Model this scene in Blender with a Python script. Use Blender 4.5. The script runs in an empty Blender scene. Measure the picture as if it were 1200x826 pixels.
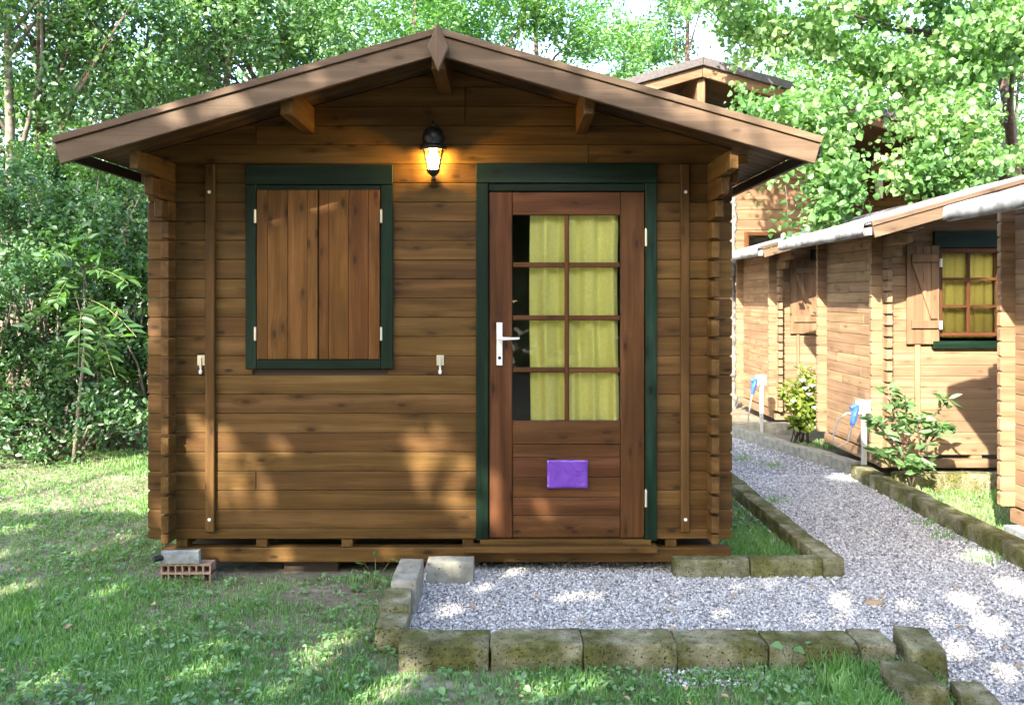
import bpy, math, random
import numpy as np
from mathutils import Vector
random.seed(7)
rng = np.random.default_rng(11)
sc = bpy.context.scene
col = sc.collection

# ------------------------------------------------------------------ camera, sky, sun, exposure
cam_d = bpy.data.cameras.new("camera"); cam = bpy.data.objects.new("camera", cam_d); col.objects.link(cam)
cam.location = (0, 0, 1.5); cam.rotation_euler = (math.radians(90), 0, 0)
cam_d.lens = 30.0; cam_d.sensor_width = 36.0
cam_d.shift_x = 4 / 1200; cam_d.shift_y = -63 / 1200
cam_d.clip_start = 0.05; cam_d.clip_end = 600
sc.camera = cam
SUN = np.array([0.95, 1.80, -1.27]); SUN /= np.linalg.norm(SUN)          # direction the sunlight travels
w = bpy.data.worlds.new("World"); sc.world = w; w.use_nodes = True
nt = w.node_tree
sky = nt.nodes.new("ShaderNodeTexSky"); sky.sky_type = 'NISHITA'; sky.sun_disc = False
sky.sun_elevation = math.asin(-SUN[2]); sky.sun_rotation = math.atan2(-SUN[0], -SUN[1]) % (2 * math.pi)
sky.dust_density = 2.0; sky.air_density = 1.0
nt.nodes["Background"].inputs[1].default_value = 0.15
nt.links.new(sky.outputs[0], nt.nodes["Background"].inputs[0])
sd = bpy.data.lights.new("sun", 'SUN'); sd.energy = 3.2; sd.angle = math.radians(0.53); sd.color = (1.0, 0.93, 0.82)
so = bpy.data.objects.new("sun", sd); col.objects.link(so)
so.rotation_euler = Vector(SUN).to_track_quat('-Z', 'Y').to_euler(); so.location = (-6, -10, 12)
vs = sc.view_settings; vs.view_transform = 'Standard'; vs.look = 'None'; vs.exposure = 2.88; vs.gamma = 1.0
sc.cycles.use_denoising = True
sc.cycles.max_bounces = 8; sc.cycles.transparent_max_bounces = 16
sc.cycles.sample_clamp_indirect = 6.0

# ------------------------------------------------------------------ materials
def new_mat(name):
    m = bpy.data.materials.new(name); m.use_nodes = True
    t = m.node_tree; b = t.nodes["Principled BSDF"]
    return m, t, b
def N(t, kind, **kw):
    n = t.nodes.new("ShaderNode" + kind)
    for k, v in kw.items():
        if k.startswith("i_"): n.inputs[k[2:].replace("_", " ")].default_value = v
        else: setattr(n, k, v)
    return n
def math_n(t, op, a, b=None, clamp=False):
    n = t.nodes.new("ShaderNodeMath"); n.operation = op; n.use_clamp = clamp
    for i, v in enumerate((a, b)):
        if v is None: continue
        if hasattr(v, "is_linked"): t.links.new(v, n.inputs[i])
        else: n.inputs[i].default_value = v
    return n.outputs[0]
def mix_c(t, f, a, b, mode='MIX'):
    n = t.nodes.new("ShaderNodeMix"); n.data_type = 'RGBA'; n.blend_type = mode
    for s, v in ((n.inputs[0], f), (n.inputs[6], a), (n.inputs[7], b)):
        if hasattr(v, "is_linked"): t.links.new(v, s)
        elif isinstance(v, (int, float)): s.default_value = v
        else: s.default_value = (*v[:3], 1)
    return n.outputs[2]
def ramp(t, fac, stops):
    n = t.nodes.new("ShaderNodeValToRGB"); t.links.new(fac, n.inputs[0])
    e = n.color_ramp.elements
    while len(e) < len(stops): e.new(0.5)
    for el, (p, c) in zip(e, stops):
        el.position = p; el.color = (*(c if hasattr(c, "__len__") else (c, c, c)), 1)
    return n.outputs[0]
def bump(t, b, h, strength, dist):
    n = t.nodes.new("ShaderNodeBump"); n.inputs["Strength"].default_value = strength; n.inputs["Distance"].default_value = dist
    t.links.new(h, n.inputs["Height"]); t.links.new(n.outputs[0], b.inputs["Normal"])
def simple(name, c, rough=0.6, metal=0.0, noise=0.0, nscale=30):
    m, t, b = new_mat(name)
    b.inputs["Base Color"].default_value = (*c, 1); b.inputs["Roughness"].default_value = rough; b.inputs["Metallic"].default_value = metal
    if noise:
        tc = N(t, "TexCoord"); n = N(t, "TexNoise", i_Scale=nscale, i_Detail=5.0)
        t.links.new(tc.outputs["Object"], n.inputs["Vector"])
        f = ramp(t, n.outputs["Fac"], [(0.3, 1 - noise), (0.7, 1 + noise * 0.4)])
        t.links.new(mix_c(t, 1.0, c, f, 'MULTIPLY'), b.inputs["Base Color"])
        bump(t, b, n.outputs["Fac"], 0.3, 0.004)
    return m
def wood(name, c, axis, rough=0.62, knots=1.0, var=0.2, grain=1.0, weather=0.4, light=None):
    """stained softwood: grain streaks along AXIS, knots with rings, a tone of its own for every board"""
    m, t, b = new_mat(name)
    tc = N(t, "TexCoord"); oi = N(t, "ObjectInfo")
    rv = t.nodes.new("ShaderNodeVectorMath"); rv.operation = 'MULTIPLY_ADD'
    cmb = N(t, "CombineXYZ")
    for i, k in enumerate((31.7, 57.3, 83.1)): t.links.new(math_n(t, 'MULTIPLY', oi.outputs["Random"], k), cmb.inputs[i])
    t.links.new(tc.outputs["Object"], rv.inputs[0]); rv.inputs[1].default_value = (1, 1, 1); t.links.new(cmb.outputs[0], rv.inputs[2])
    def mapped(al, ac, vec, through=None):
        mp = N(t, "Mapping"); s = [ac] * 3; s[axis] = al
        if through is not None: s[1 if axis != 1 else 0] = through
        mp.inputs["Scale"].default_value = s
        t.links.new(vec, mp.inputs["Vector"]); return mp.outputs[0]
    vo = N(t, "TexVoronoi", feature='F1', voronoi_dimensions='2D', i_Scale=1.0, i_Randomness=1.0)
    sx = N(t, "SeparateXYZ"); t.links.new(mapped(3.6, 9.0, rv.outputs[0]), sx.inputs[0]); cx = N(t, "CombineXYZ")
    oth = [i for i in range(3) if i != axis and i != (1 if axis != 1 else 0)][0]
    t.links.new(sx.outputs[axis], cx.inputs[0]); t.links.new(sx.outputs[oth], cx.inputs[1]); t.links.new(cx.outputs[0], vo.inputs["Vector"])
    kd = vo.outputs["Distance"]
    sep = N(t, "SeparateColor"); t.links.new(vo.outputs["Color"], sep.inputs[0])
    has = math_n(t, 'GREATER_THAN', sep.outputs[0], 0.52)
    kn = ramp(t, kd, [(0.0, 1.0), (0.055, 1.0), (0.11, 0.35), (0.34, 0.0)])
    kn = math_n(t, 'MULTIPLY', math_n(t, 'MULTIPLY', kn, has), knots)
    # grain bends round the knots
    off = t.nodes.new("ShaderNodeVectorMath"); off.operation = 'ADD'
    cb = N(t, "CombineXYZ")
    for i in range(3):
        if i != axis: t.links.new(math_n(t, 'MULTIPLY', kn, 0.03), cb.inputs[i])
    t.links.new(rv.outputs[0], off.inputs[0]); t.links.new(cb.outputs[0], off.inputs[1])
    n1 = N(t, "TexNoise", i_Scale=1.0, i_Detail=4.0, i_Roughness=0.6, i_Distortion=0.4); t.links.new(mapped(0.9, 16, off.outputs[0]), n1.inputs["Vector"])
    n2 = N(t, "TexNoise", i_Scale=1.0, i_Detail=5.0, i_Roughness=0.7, i_Distortion=0.2); t.links.new(mapped(3.0, 110, off.outputs[0]), n2.inputs["Vector"])
    n3 = N(t, "TexNoise", i_Scale=2.2, i_Detail=3.0); t.links.new(rv.outputs[0], n3.inputs["Vector"])
    c = np.array(c); hi = np.array(light) if light is not None else np.clip(c * 1.45 + 0.01, 0, 1)
    base = ramp(t, n1.outputs["Fac"], [(0.25, c * (1 - 0.5 * grain)), (0.5, c), (0.72, hi)])
    base = mix_c(t, 0.5 * grain, base, ramp(t, n2.outputs["Fac"], [(0.3, 0.45), (0.55, 1.0), (0.75, 1.25)]), 'MULTIPLY')
    base = mix_c(t, weather, base, ramp(t, n3.outputs["Fac"], [(0.3, 0.45), (0.6, 1.2)]), 'MULTIPLY')
    base = mix_c(t, math_n(t, 'MULTIPLY', kn, 0.8), base, c * np.array([0.22, 0.18, 0.16]))
    v = math_n(t, 'ADD', math_n(t, 'MULTIPLY', oi.outputs["Random"], 2 * var), 1 - var)
    hs = N(t, "HueSaturation"); t.links.new(base, hs.inputs["Color"]); t.links.new(v, hs.inputs["Value"])
    t.links.new(math_n(t, 'ADD', math_n(t, 'MULTIPLY', oi.outputs["Random"], 0.012), 0.494), hs.inputs["Hue"])
    t.links.new(hs.outputs[0], b.inputs["Base Color"])
    b.inputs["Roughness"].default_value = rough; b.inputs["Specular IOR Level"].default_value = 0.18
    h = math_n(t, 'ADD', n2.outputs["Fac"], math_n(t, 'MULTIPLY', n1.outputs["Fac"], 0.6))
    bump(t, b, h, 0.5, 0.003)
    return m
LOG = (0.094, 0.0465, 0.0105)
M = {}
for a, s in enumerate("xyz"):
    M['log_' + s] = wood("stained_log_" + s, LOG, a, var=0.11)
    M['row_' + s] = wood("row_log_" + s, (0.235, 0.149, 0.083), a, var=0.08, knots=0.7, grain=0.6)  # same stain as the main logs, lightened: sunlight put into the colour
    M['door_' + s] = wood("door_wood_" + s, (0.080, 0.0305, 0.0090), a, var=0.08, rough=0.5)
    M['shut_' + s] = wood("shutter_wood_" + s, (0.110, 0.0440, 0.0078), a, var=0.06, rough=0.5)
    M['green_' + s] = wood("green_stain_" + s, (0.0046, 0.0175, 0.0085), a, var=0.18, knots=0.9, grain=1.3, rough=0.45)
    M['fascia_' + s] = wood("fascia_wood_" + s, (0.118, 0.077, 0.046), a, var=0.08, grain=0.5, knots=0.7)
    M['soffit_' + s] = wood("soffit_wood_" + s, (0.075, 0.044, 0.020), a, var=0.14)
    M['tan_' + s] = wood("tan_board_" + s, (0.185, 0.112, 0.060), a, var=0.08, knots=0.5, grain=0.5)
M['felt'] = simple("roofing_felt", (0.10, 0.09, 0.095), 0.9, noise=0.5, nscale=60)
M['felt_edge'] = simple("dark_eave_board", (0.018, 0.013, 0.010), 0.7)
M['house_felt'] = simple('brown_grey_felt', (0.085, 0.075, 0.072), 0.9, noise=0.3)
M['grey_felt'] = simple("grey_roof_sheet", (0.24, 0.23, 0.24), 0.9, noise=0.3)
M['eave_white'] = simple("weathered_white_sheet", (0.31, 0.31, 0.30), 0.7, noise=0.6, nscale=9)
M['black_metal'] = simple("black_cast_metal", (0.012, 0.011, 0.010), 0.4, 0.3)
M['steel'] = simple("zinc_steel", (0.62, 0.58, 0.46), 0.35, 0.6)
M['white'] = simple("white_enamel", (0.78, 0.77, 0.72), 0.35)
M['white_plastic'] = simple("white_plastic", (0.8, 0.8, 0.8), 0.45)
M['blue_plastic'] = simple("blue_plastic", (0.03, 0.09, 0.45), 0.4)
M['cable'] = simple("pale_cable", (0.4, 0.36, 0.3), 0.6)
M['post_grey'] = simple("grey_painted_post", (0.42, 0.41, 0.38), 0.6)
M['terracotta'] = simple("terracotta", (0.33, 0.21, 0.145), 0.85, noise=0.35, nscale=40)
M['concrete'] = simple("grey_concrete", (0.24, 0.255, 0.255), 0.9, noise=0.4, nscale=35)
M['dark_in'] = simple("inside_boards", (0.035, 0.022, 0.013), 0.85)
M['rubber'] = simple("pipe_black", (0.01, 0.01, 0.012), 0.6)
M['bark'] = simple("bark_brown", (0.12, 0.085, 0.06), 0.9, noise=0.6, nscale=14)
M['bark_pale'] = simple("bark_pale", (0.17, 0.145, 0.11), 0.9, noise=0.6, nscale=14)
M['stem'] = simple("green_stem", (0.10, 0.13, 0.04), 0.7)
M['lichen'] = simple("lichen_bark", (0.17, 0.165, 0.14), 0.95, noise=0.75, nscale=22)
M['fence_w'] = wood("weathered_fence", (0.34, 0.23, 0.18), 2, var=0.2, knots=0.4)

def leaf_mat(name, dark, mid, light, trans=0.35, rough=0.42):
    m, t, b = new_mat(name)
    at = N(t, "Attribute", attribute_name="tone")
    c = ramp(t, at.outputs["Fac"], [(0.0, dark), (0.5, mid), (1.0, light)])
    t.links.new(c, b.inputs["Base Color"]); b.inputs["Roughness"].default_value = rough
    b.inputs["Specular IOR Level"].default_value = 0.7
    tr = N(t, "BsdfTranslucent"); t.links.new(mix_c(t, 1.0, c, (1.5, 1.7, 0.6), 'MULTIPLY'), tr.inputs["Color"])
    mx = N(t, "MixShader"); mx.inputs[0].default_value = trans
    t.links.new(b.outputs[0], mx.inputs[1]); t.links.new(tr.outputs[0], mx.inputs[2])
    t.links.new(mx.outputs[0], t.nodes["Material Output"].inputs[0])
    return m
M['leaf_dark'] = leaf_mat("leaf_shrub", (0.020, 0.058, 0.018), (0.062, 0.145, 0.052), (0.15, 0.285, 0.10), 0.28)
M['leaf_mid'] = leaf_mat("leaf_tree", (0.024, 0.068, 0.018), (0.075, 0.165, 0.05), (0.165, 0.295, 0.09), 0.38)
M['leaf_bright'] = leaf_mat("leaf_pinnate", (0.055, 0.14, 0.04), (0.105, 0.23, 0.07), (0.19, 0.31, 0.12), 0.5)
M['leaf_poplar'] = leaf_mat("leaf_poplar", (0.06, 0.15, 0.045), (0.12, 0.24, 0.075), (0.24, 0.35, 0.15), 0.42, 0.36)
M['leaf_yellow'] = leaf_mat("leaf_yellow", (0.10, 0.15, 0.02), (0.19, 0.25, 0.04), (0.32, 0.36, 0.07), 0.4)
M['leaf_oleander'] = leaf_mat("leaf_rhododendron", (0.07, 0.15, 0.05), (0.13, 0.23, 0.085), (0.22, 0.31, 0.15), 0.3)
M['grass'] = leaf_mat("grass_blades", (0.075, 0.175, 0.04), (0.15, 0.31, 0.08), (0.30, 0.43, 0.17), 0.35, 0.5)
M['weed'] = leaf_mat("weed_leaf", (0.07, 0.16, 0.045), (0.125, 0.25, 0.085), (0.22, 0.34, 0.15), 0.3, 0.5)
M['petal'] = simple("pale_petal", (0.75, 0.68, 0.66), 0.6)
M['dry_leaf'] = simple("dry_leaf", (0.36, 0.24, 0.13), 0.8)

def glass_mat(name, tint=(0.98, 0.99, 0.98)):
    m, t, b = new_mat(name)
    t.nodes.remove(b)
    tr = N(t, "BsdfTransparent"); tr.inputs[0].default_value = (*tint, 1)
    gl = N(t, "BsdfGlossy"); gl.inputs["Roughness"].default_value = 0.02
    fr = N(t, "Fresnel", i_IOR=1.52)
    mx = N(t, "MixShader"); t.links.new(math_n(t, 'MULTIPLY', fr.outputs[0], 1.0, True), mx.inputs[0])
    t.links.new(tr.outputs[0], mx.inputs[1]); t.links.new(gl.outputs[0], mx.inputs[2])
    t.links.new(mx.outputs[0], t.nodes["Material Output"].inputs[0])
    return m
M['glass'] = glass_mat("window_glass")
M['lamp_glass'] = glass_mat("lantern_glass", (1.0, 0.93, 0.72))
def cloth(name, c):
    m, t, b = new_mat(name)
    tc = N(t, "TexCoord"); mp = N(t, "Mapping"); mp.inputs["Scale"].default_value = (400, 400, 60)
    t.links.new(tc.outputs["Object"], mp.inputs[0]); n = N(t, "TexNoise", i_Scale=1.0, i_Detail=2.0); t.links.new(mp.outputs[0], n.inputs["Vector"])
    cc = mix_c(t, 0.35, c, ramp(t, n.outputs["Fac"], [(0.3, 0.6), (0.7, 1.15)]), 'MULTIPLY')
    t.links.new(cc, b.inputs["Base Color"]); b.inputs["Roughness"].default_value = 0.9
    tr = N(t, "BsdfTranslucent"); t.links.new(cc, tr.inputs[0]); mx = N(t, "MixShader"); mx.inputs[0].default_value = 0.06
    t.links.new(b.outputs[0], mx.inputs[1]); t.links.new(tr.outputs[0], mx.inputs[2]); t.links.new(mx.outputs[0], t.nodes["Material Output"].inputs[0])
    return m
M['curtain'] = cloth("yellow_green_cloth", (0.90, 0.87, 0.28))
M['curtain_far'] = cloth("olive_cloth", (0.62, 0.54, 0.12))
def emit(name, c, s):
    m, t, b = new_mat(name)
    b.inputs["Base Color"].default_value = (*c, 1); b.inputs["Emission Color"].default_value = (*c, 1); b.inputs["Emission Strength"].default_value = s
    return m
M['bulb'] = emit("lit_bulb", (1.0, 0.60, 0.16), 66)
def purple():
    m, t, b = new_mat("purple_plastic_sleeve")
    b.inputs["Base Color"].default_value = (0.135, 0.045, 0.33, 1); b.inputs["Roughness"].default_value = 0.22
    tc = N(t, "TexCoord"); n = N(t, "TexNoise", i_Scale=9.0, i_Detail=2.0, i_Distortion=1.5); t.links.new(tc.outputs["Object"], n.inputs["Vector"])
    bump(t, b, n.outputs["Fac"], 0.9, 0.012); return m
M['purple'] = purple()
def tuff():
    m, t, b = new_mat("mossy_tuff")
    tc = N(t, "TexCoord"); oi = N(t, "ObjectInfo"); geo = N(t, "NewGeometry")
    ad = t.nodes.new("ShaderNodeVectorMath"); ad.operation = 'ADD'
    cmb = N(t, "CombineXYZ")
    for i, k in enumerate((17.0, 23.0, 41.0)): t.links.new(math_n(t, 'MULTIPLY', oi.outputs["Random"], k), cmb.inputs[i])
    t.links.new(tc.outputs["Object"], ad.inputs[0]); t.links.new(cmb.outputs[0], ad.inputs[1])
    V = ad.outputs[0]
    def noise(s, d=5.0, r=0.6):
        n = N(t, "TexNoise", i_Scale=s, i_Detail=d, i_Roughness=r); t.links.new(V, n.inputs["Vector"]); return n.outputs["Fac"]
    wv = t.nodes.new("ShaderNodeVectorMath"); wv.operation = "ADD"; wn = N(t, "TexNoise", i_Scale=60.0, i_Detail=3.0); t.links.new(V, wn.inputs["Vector"]); wm = t.nodes.new("ShaderNodeVectorMath"); wm.operation = "SCALE"; wm.inputs[3].default_value = 0.016; t.links.new(wn.outputs["Color"], wm.inputs[0]); t.links.new(V, wv.inputs[0]); t.links.new(wm.outputs[0], wv.inputs[1])
    vo = N(t, "TexVoronoi", i_Scale=85.0); t.links.new(wv.outputs[0], vo.inputs["Vector"])
    vs_ = N(t, "SeparateColor"); t.links.new(vo.outputs["Color"], vs_.inputs[0])
    pit = math_n(t, 'MULTIPLY', ramp(t, vo.outputs["Distance"], [(0.2, 1.0), (0.42, 0.0)]), ramp(t, vs_.outputs[0], [(0.35, 0.0), (0.95, 1.0)]))
    base = ramp(t, noise(14), [(0.25, (0.17, 0.15, 0.085)), (0.5, (0.34, 0.31, 0.19)), (0.75, (0.52, 0.49, 0.35))])
    moss = ramp(t, noise(22), [(0.3, (0.05, 0.055, 0.010)), (0.7, (0.18, 0.18, 0.035))])
    mf = ramp(t, noise(5.0, 4.0), [(0.36, 0.0), (0.58, 1.0)])
    mf = math_n(t, 'MULTIPLY', mf, 0.85)
    dirty = ramp(t, noise(3.0, 6.0), [(0.35, 0.45), (0.6, 1.0)])
    c = mix_c(t, mf, base, moss); c = mix_c(t, 0.7, c, dirty, 'MULTIPLY')
    c = mix_c(t, math_n(t, 'MULTIPLY', pit, 0.85), c, (0.03, 0.025, 0.012))
    t.links.new(c, b.inputs["Base Color"]); b.inputs["Roughness"].default_value = 0.95; b.inputs["Specular IOR Level"].default_value = 0.15
    h = math_n(t, 'SUBTRACT', math_n(t, 'ADD', noise(45), noise(160)), math_n(t, 'MULTIPLY', pit, 1.2))
    bump(t, b, h, 1.0, 0.012)
    return m
M['tuff'] = tuff()
def tuff_pale():
    m, t, b = new_mat("pale_tuff")
    tc = N(t, "TexCoord"); vo = N(t, "TexVoronoi", i_Scale=55.0); t.links.new(tc.outputs["Object"], vo.inputs["Vector"])
    n = N(t, "TexNoise", i_Scale=16.0, i_Detail=6.0); t.links.new(tc.outputs["Object"], n.inputs["Vector"])
    sp = N(t, "SeparateColor"); t.links.new(vo.outputs["Color"], sp.inputs[0])
    pit = math_n(t, 'MULTIPLY', ramp(t, vo.outputs["Distance"], [(0.14, 1.0), (0.3, 0.0)]), math_n(t, 'GREATER_THAN', sp.outputs[0], 0.7))
    c = ramp(t, n.outputs["Fac"], [(0.3, (0.17, 0.16, 0.12)), (0.65, (0.33, 0.31, 0.24))])
    c = mix_c(t, pit, c, (0.12, 0.10, 0.06))
    t.links.new(c, b.inputs["Base Color"]); b.inputs["Roughness"].default_value = 0.95
    bump(t, b, math_n(t, 'SUBTRACT', n.outputs["Fac"], pit), 0.7, 0.006); return m
M['tuff_pale'] = tuff_pale()
def pebble_mat():
    m, t, b = new_mat("crushed_limestone")
    at = N(t, "Attribute", attribute_name="tone")
    c = ramp(t, at.outputs["Fac"], [(0.0, (0.13, 0.125, 0.125)), (0.35, (0.37, 0.355, 0.345)), (0.7, (0.55, 0.53, 0.505)), (1.0, (0.75, 0.72, 0.68))])
    t.links.new(c, b.inputs["Base Color"]); b.inputs["Roughness"].default_value = 0.85
    return m
M['pebble'] = pebble_mat()
def ground_mat(name, cols, scale, b_d=0.02):
    m, t, b = new_mat(name)
    geo = N(t, "NewGeometry"); n = N(t, "TexNoise", i_Scale=scale, i_Detail=8.0, i_Roughness=0.65); t.links.new(geo.outputs["Position"], n.inputs["Vector"])
    n2 = N(t, "TexNoise", i_Scale=scale * 12, i_Detail=5.0); t.links.new(geo.outputs["Position"], n2.inputs["Vector"])
    f = math_n(t, 'ADD', math_n(t, 'MULTIPLY', n.outputs["Fac"], 0.6), math_n(t, 'MULTIPLY', n2.outputs["Fac"], 0.4))
    t.links.new(ramp(t, f, cols), b.inputs["Base Color"]); b.inputs["Roughness"].default_value = 0.95
    bump(t, b, n2.outputs["Fac"], 0.6, b_d); return m
M['soil'] = ground_mat("lawn_soil", [(0.35, (0.07, 0.06, 0.035)), (0.5, (0.15, 0.125, 0.08)), (0.62, (0.26, 0.225, 0.155))], 2.0)
M['gravel_bed'] = ground_mat("gravel_bed", [(0.35, (0.12, 0.12, 0.13)), (0.5, (0.25, 0.245, 0.26)), (0.65, (0.38, 0.37, 0.38))], 18.0, 0.01)

# ------------------------------------------------------------------ mesh helpers
class MB:
    def __init__(s): s.v = []; s.f = []
    def add(s, vs, fs):
        o = len(s.v); s.v += [tuple(map(float, p)) for p in vs]; s.f += [tuple(i + o for i in f) for f in fs]; return s
def inset(poly, c):
    n = len(poly); a = sum(poly[i][0] * poly[(i + 1) % n][1] - poly[(i + 1) % n][0] * poly[i][1] for i in range(n))
    sg = 1 if a > 0 else -1; L = []
    for i in range(n):
        (x0, y0), (x1, y1) = poly[i], poly[(i + 1) % n]; d = math.hypot(x1 - x0, y1 - y0) or 1e-9
        nx, ny = -(y1 - y0) / d * sg, (x1 - x0) / d * sg
        L.append((nx, ny, nx * x0 + ny * y0 + c))
    out = []
    for i in range(n):
        a1, b1, c1 = L[i - 1]; a2, b2, c2 = L[i]; D = a1 * b2 - a2 * b1
        if abs(D) < 1e-6: out.append((poly[i][0] + a2 * c, poly[i][1] + b2 * c))
        else: out.append(((c1 * b2 - c2 * b1) / D, (a1 * c2 - a2 * c1) / D))
    return out
def prism(poly, axis, a0, a1, c=0.004, mb=None):
    """2-D outline extruded along AXIS from a0 to a1, both rims chamfered by c"""
    mb = mb or MB(); n = len(poly)
    ar = sum(poly[i][0] * poly[(i + 1) % n][1] - poly[(i + 1) % n][0] * poly[i][1] for i in range(n))
    if (ar > 0) == (axis == 1): poly = poly[::-1]
    q = inset(poly, c) if c else poly
    rings = [(q, a0), (poly, a0 + c), (poly, a1 - c), (q, a1)] if c else [(poly, a0), (poly, a1)]
    def p3(p, a): return (a, p[0], p[1]) if axis == 0 else (p[0], a, p[1]) if axis == 1 else (p[0], p[1], a)
    vs = [p3(p, a) for r, a in rings for p in r]; fs = []
    for k in range(len(rings) - 1):
        for i in range(n):
            j = (i + 1) % n; fs.append((k * n + i, k * n + j, (k + 1) * n + j, (k + 1) * n + i))
    fs.append(tuple(range(n))[::-1]); fs.append(tuple((len(rings) - 1) * n + i for i in range(n)))
    return mb.add(vs, fs)
def box(x0, x1, y0, y1, z0, z1, c=0.004, mb=None):
    c = min(c, 0.3 * min(x1 - x0, y1 - y0, z1 - z0))
    return prism([(x0, z0), (x1, z0), (x1, z1), (x0, z1)], 1, y0, y1, c, mb)
def octo(x0, x1, z0, z1, c): return [(x0 + c, z0), (x1 - c, z0), (x1, z0 + c), (x1, z1 - c), (x1 - c, z1), (x0 + c, z1), (x0, z1 - c), (x0, z0 + c)]
def tube(pts, rad, n=7, mb=None, caps=True):
    mb = mb or MB(); pts = [Vector(p) for p in pts]; vs = []; fs = []
    up = Vector((0.13, 0.31, 0.94))
    for i, p in enumerate(pts):
        d = (pts[min(i + 1, len(pts) - 1)] - pts[max(i - 1, 0)]).normalized()
        if abs(d.dot(up)) > 0.98: up = Vector((1, 0.1, 0))
        u = d.cross(up).normalized(); v = u.cross(d)
        r = rad[i] if hasattr(rad, "__len__") else rad
        for k in range(n):
            a = 2 * math.pi * k / n; vs.append(p + (u * math.cos(a) + v * math.sin(a)) * r)
    for i in range(len(pts) - 1):
        for k in range(n):
            j = (k + 1) % n; fs.append((i * n + k, i * n + j, (i + 1) * n + j, (i + 1) * n + k))
    if caps: fs.append(tuple(range(n))[::-1]); fs.append(tuple((len(pts) - 1) * n + k for k in range(n)))
    return mb.add(vs, fs)
def lathe(prof, cx, cy, n=16, mb=None, ph=0.0):
    mb = mb or MB(); vs = []; fs = []
    for r, z in prof:
        for k in range(n):
            a = 2 * math.pi * k / n + ph; vs.append((cx + r * math.cos(a), cy + r * math.sin(a), z))
    for i in range(len(prof) - 1):
        for k in range(n):
            j = (k + 1) % n; fs.append((i * n + k, i * n + j, (i + 1) * n + j, (i + 1) * n + k))
    fs.append(tuple(range(n))[::-1]); fs.append(tuple((len(prof) - 1) * n + k for k in range(n)))
    return mb.add(vs, fs)
def world_loc(o):
    l = Vector(o.location)
    while o.parent: o = o.parent; l += Vector(o.location)
    return l
def obj(name, mb, mat, parent=None, smooth=False, origin=None):
    me = bpy.data.meshes.new(name)
    A = np.array(mb.v); lo, hi = A.min(0), A.max(0); ctr = Vector((lo + hi) / 2) if origin is None else Vector(origin)
    me.from_pydata([tuple(Vector(p) - ctr) for p in mb.v], [], mb.f); me.materials.append(mat)
    if smooth: me.polygons.foreach_set("use_smooth", [True] * len(me.polygons))
    me.update()
    o = bpy.data.objects.new(name, me); col.objects.link(o); o.location = ctr
    if parent: o.parent = parent; o.location = ctr - world_loc(parent)
    return o
def twin(o, at, parent):
    """a copy of one part (mesh shared), AT in world coordinates"""
    c = o.copy(); col.objects.link(c); c.parent = parent; c.location = Vector(at) - world_loc(parent); return c
def thing(name, label, cat, loc, group=None):
    o = bpy.data.objects.new(name, None); col.objects.link(o); o.location = loc; o.empty_display_size = 0.2
    return tag(o, label, cat, group)
def tag(o, label, cat, group=None):
    o['label'] = label; o['category'] = cat
    if group: o['group'] = group
    return o
def P(px, py, d): return ((px - 596) * d / 1000, d, 1.5 + (350 - py) * d / 1000)   # photo pixel and distance to metres
def arr_mesh(name, V, F, tone, mat, parent=None, smooth=False, origin=None):
    """many equal faces from arrays; tone is one value per face"""
    me = bpy.data.meshes.new(name); V = np.asarray(V, dtype=np.float32); F = np.asarray(F, dtype=np.int32); k = F.shape[1]
    org = np.zeros(3) if origin is None else np.asarray(origin, dtype=float)
    V = V - org
    me.vertices.add(len(V)); me.vertices.foreach_set("co", V.astype(np.float32).ravel())
    me.loops.add(F.size); me.loops.foreach_set("vertex_index", F.ravel())
    me.polygons.add(len(F)); me.polygons.foreach_set("loop_start", np.arange(0, F.size, k, dtype=np.int32))
    if smooth: me.polygons.foreach_set("use_smooth", np.ones(len(F), dtype=bool))
    a = me.attributes.new("tone", 'FLOAT', 'FACE'); a.data.foreach_set("value", np.clip(tone, 0, 1).astype(np.float32))
    me.materials.append(mat); me.update(calc_edges=True)
    o = bpy.data.objects.new(name, me); col.objects.link(o); o.location = org
    if parent: o.parent = parent; o.location = Vector(org) - world_loc(parent)
    return o
def clip_under(poly, f):
    """keep the part of POLY below the straight line z = f(x)"""
    out = []
    for i in range(len(poly)):
        a, b = poly[i], poly[(i + 1) % len(poly)]; da, db = f(a[0]) - a[1], f(b[0]) - b[1]
        if da >= 0: out.append(a)
        if (da > 0) != (db > 0) and abs(da - db) > 1e-9:
            s = da / (da - db); out.append((a[0] + (b[0] - a[0]) * s, a[1] + (b[1] - a[1]) * s))
    res = []
    for p in out:
        if not res or math.hypot(p[0] - res[-1][0], p[1] - res[-1][1]) > 0.004: res.append(p)
    if len(res) > 1 and math.hypot(res[0][0] - res[-1][0], res[0][1] - res[-1][1]) < 0.004: res.pop()
    return res

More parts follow.
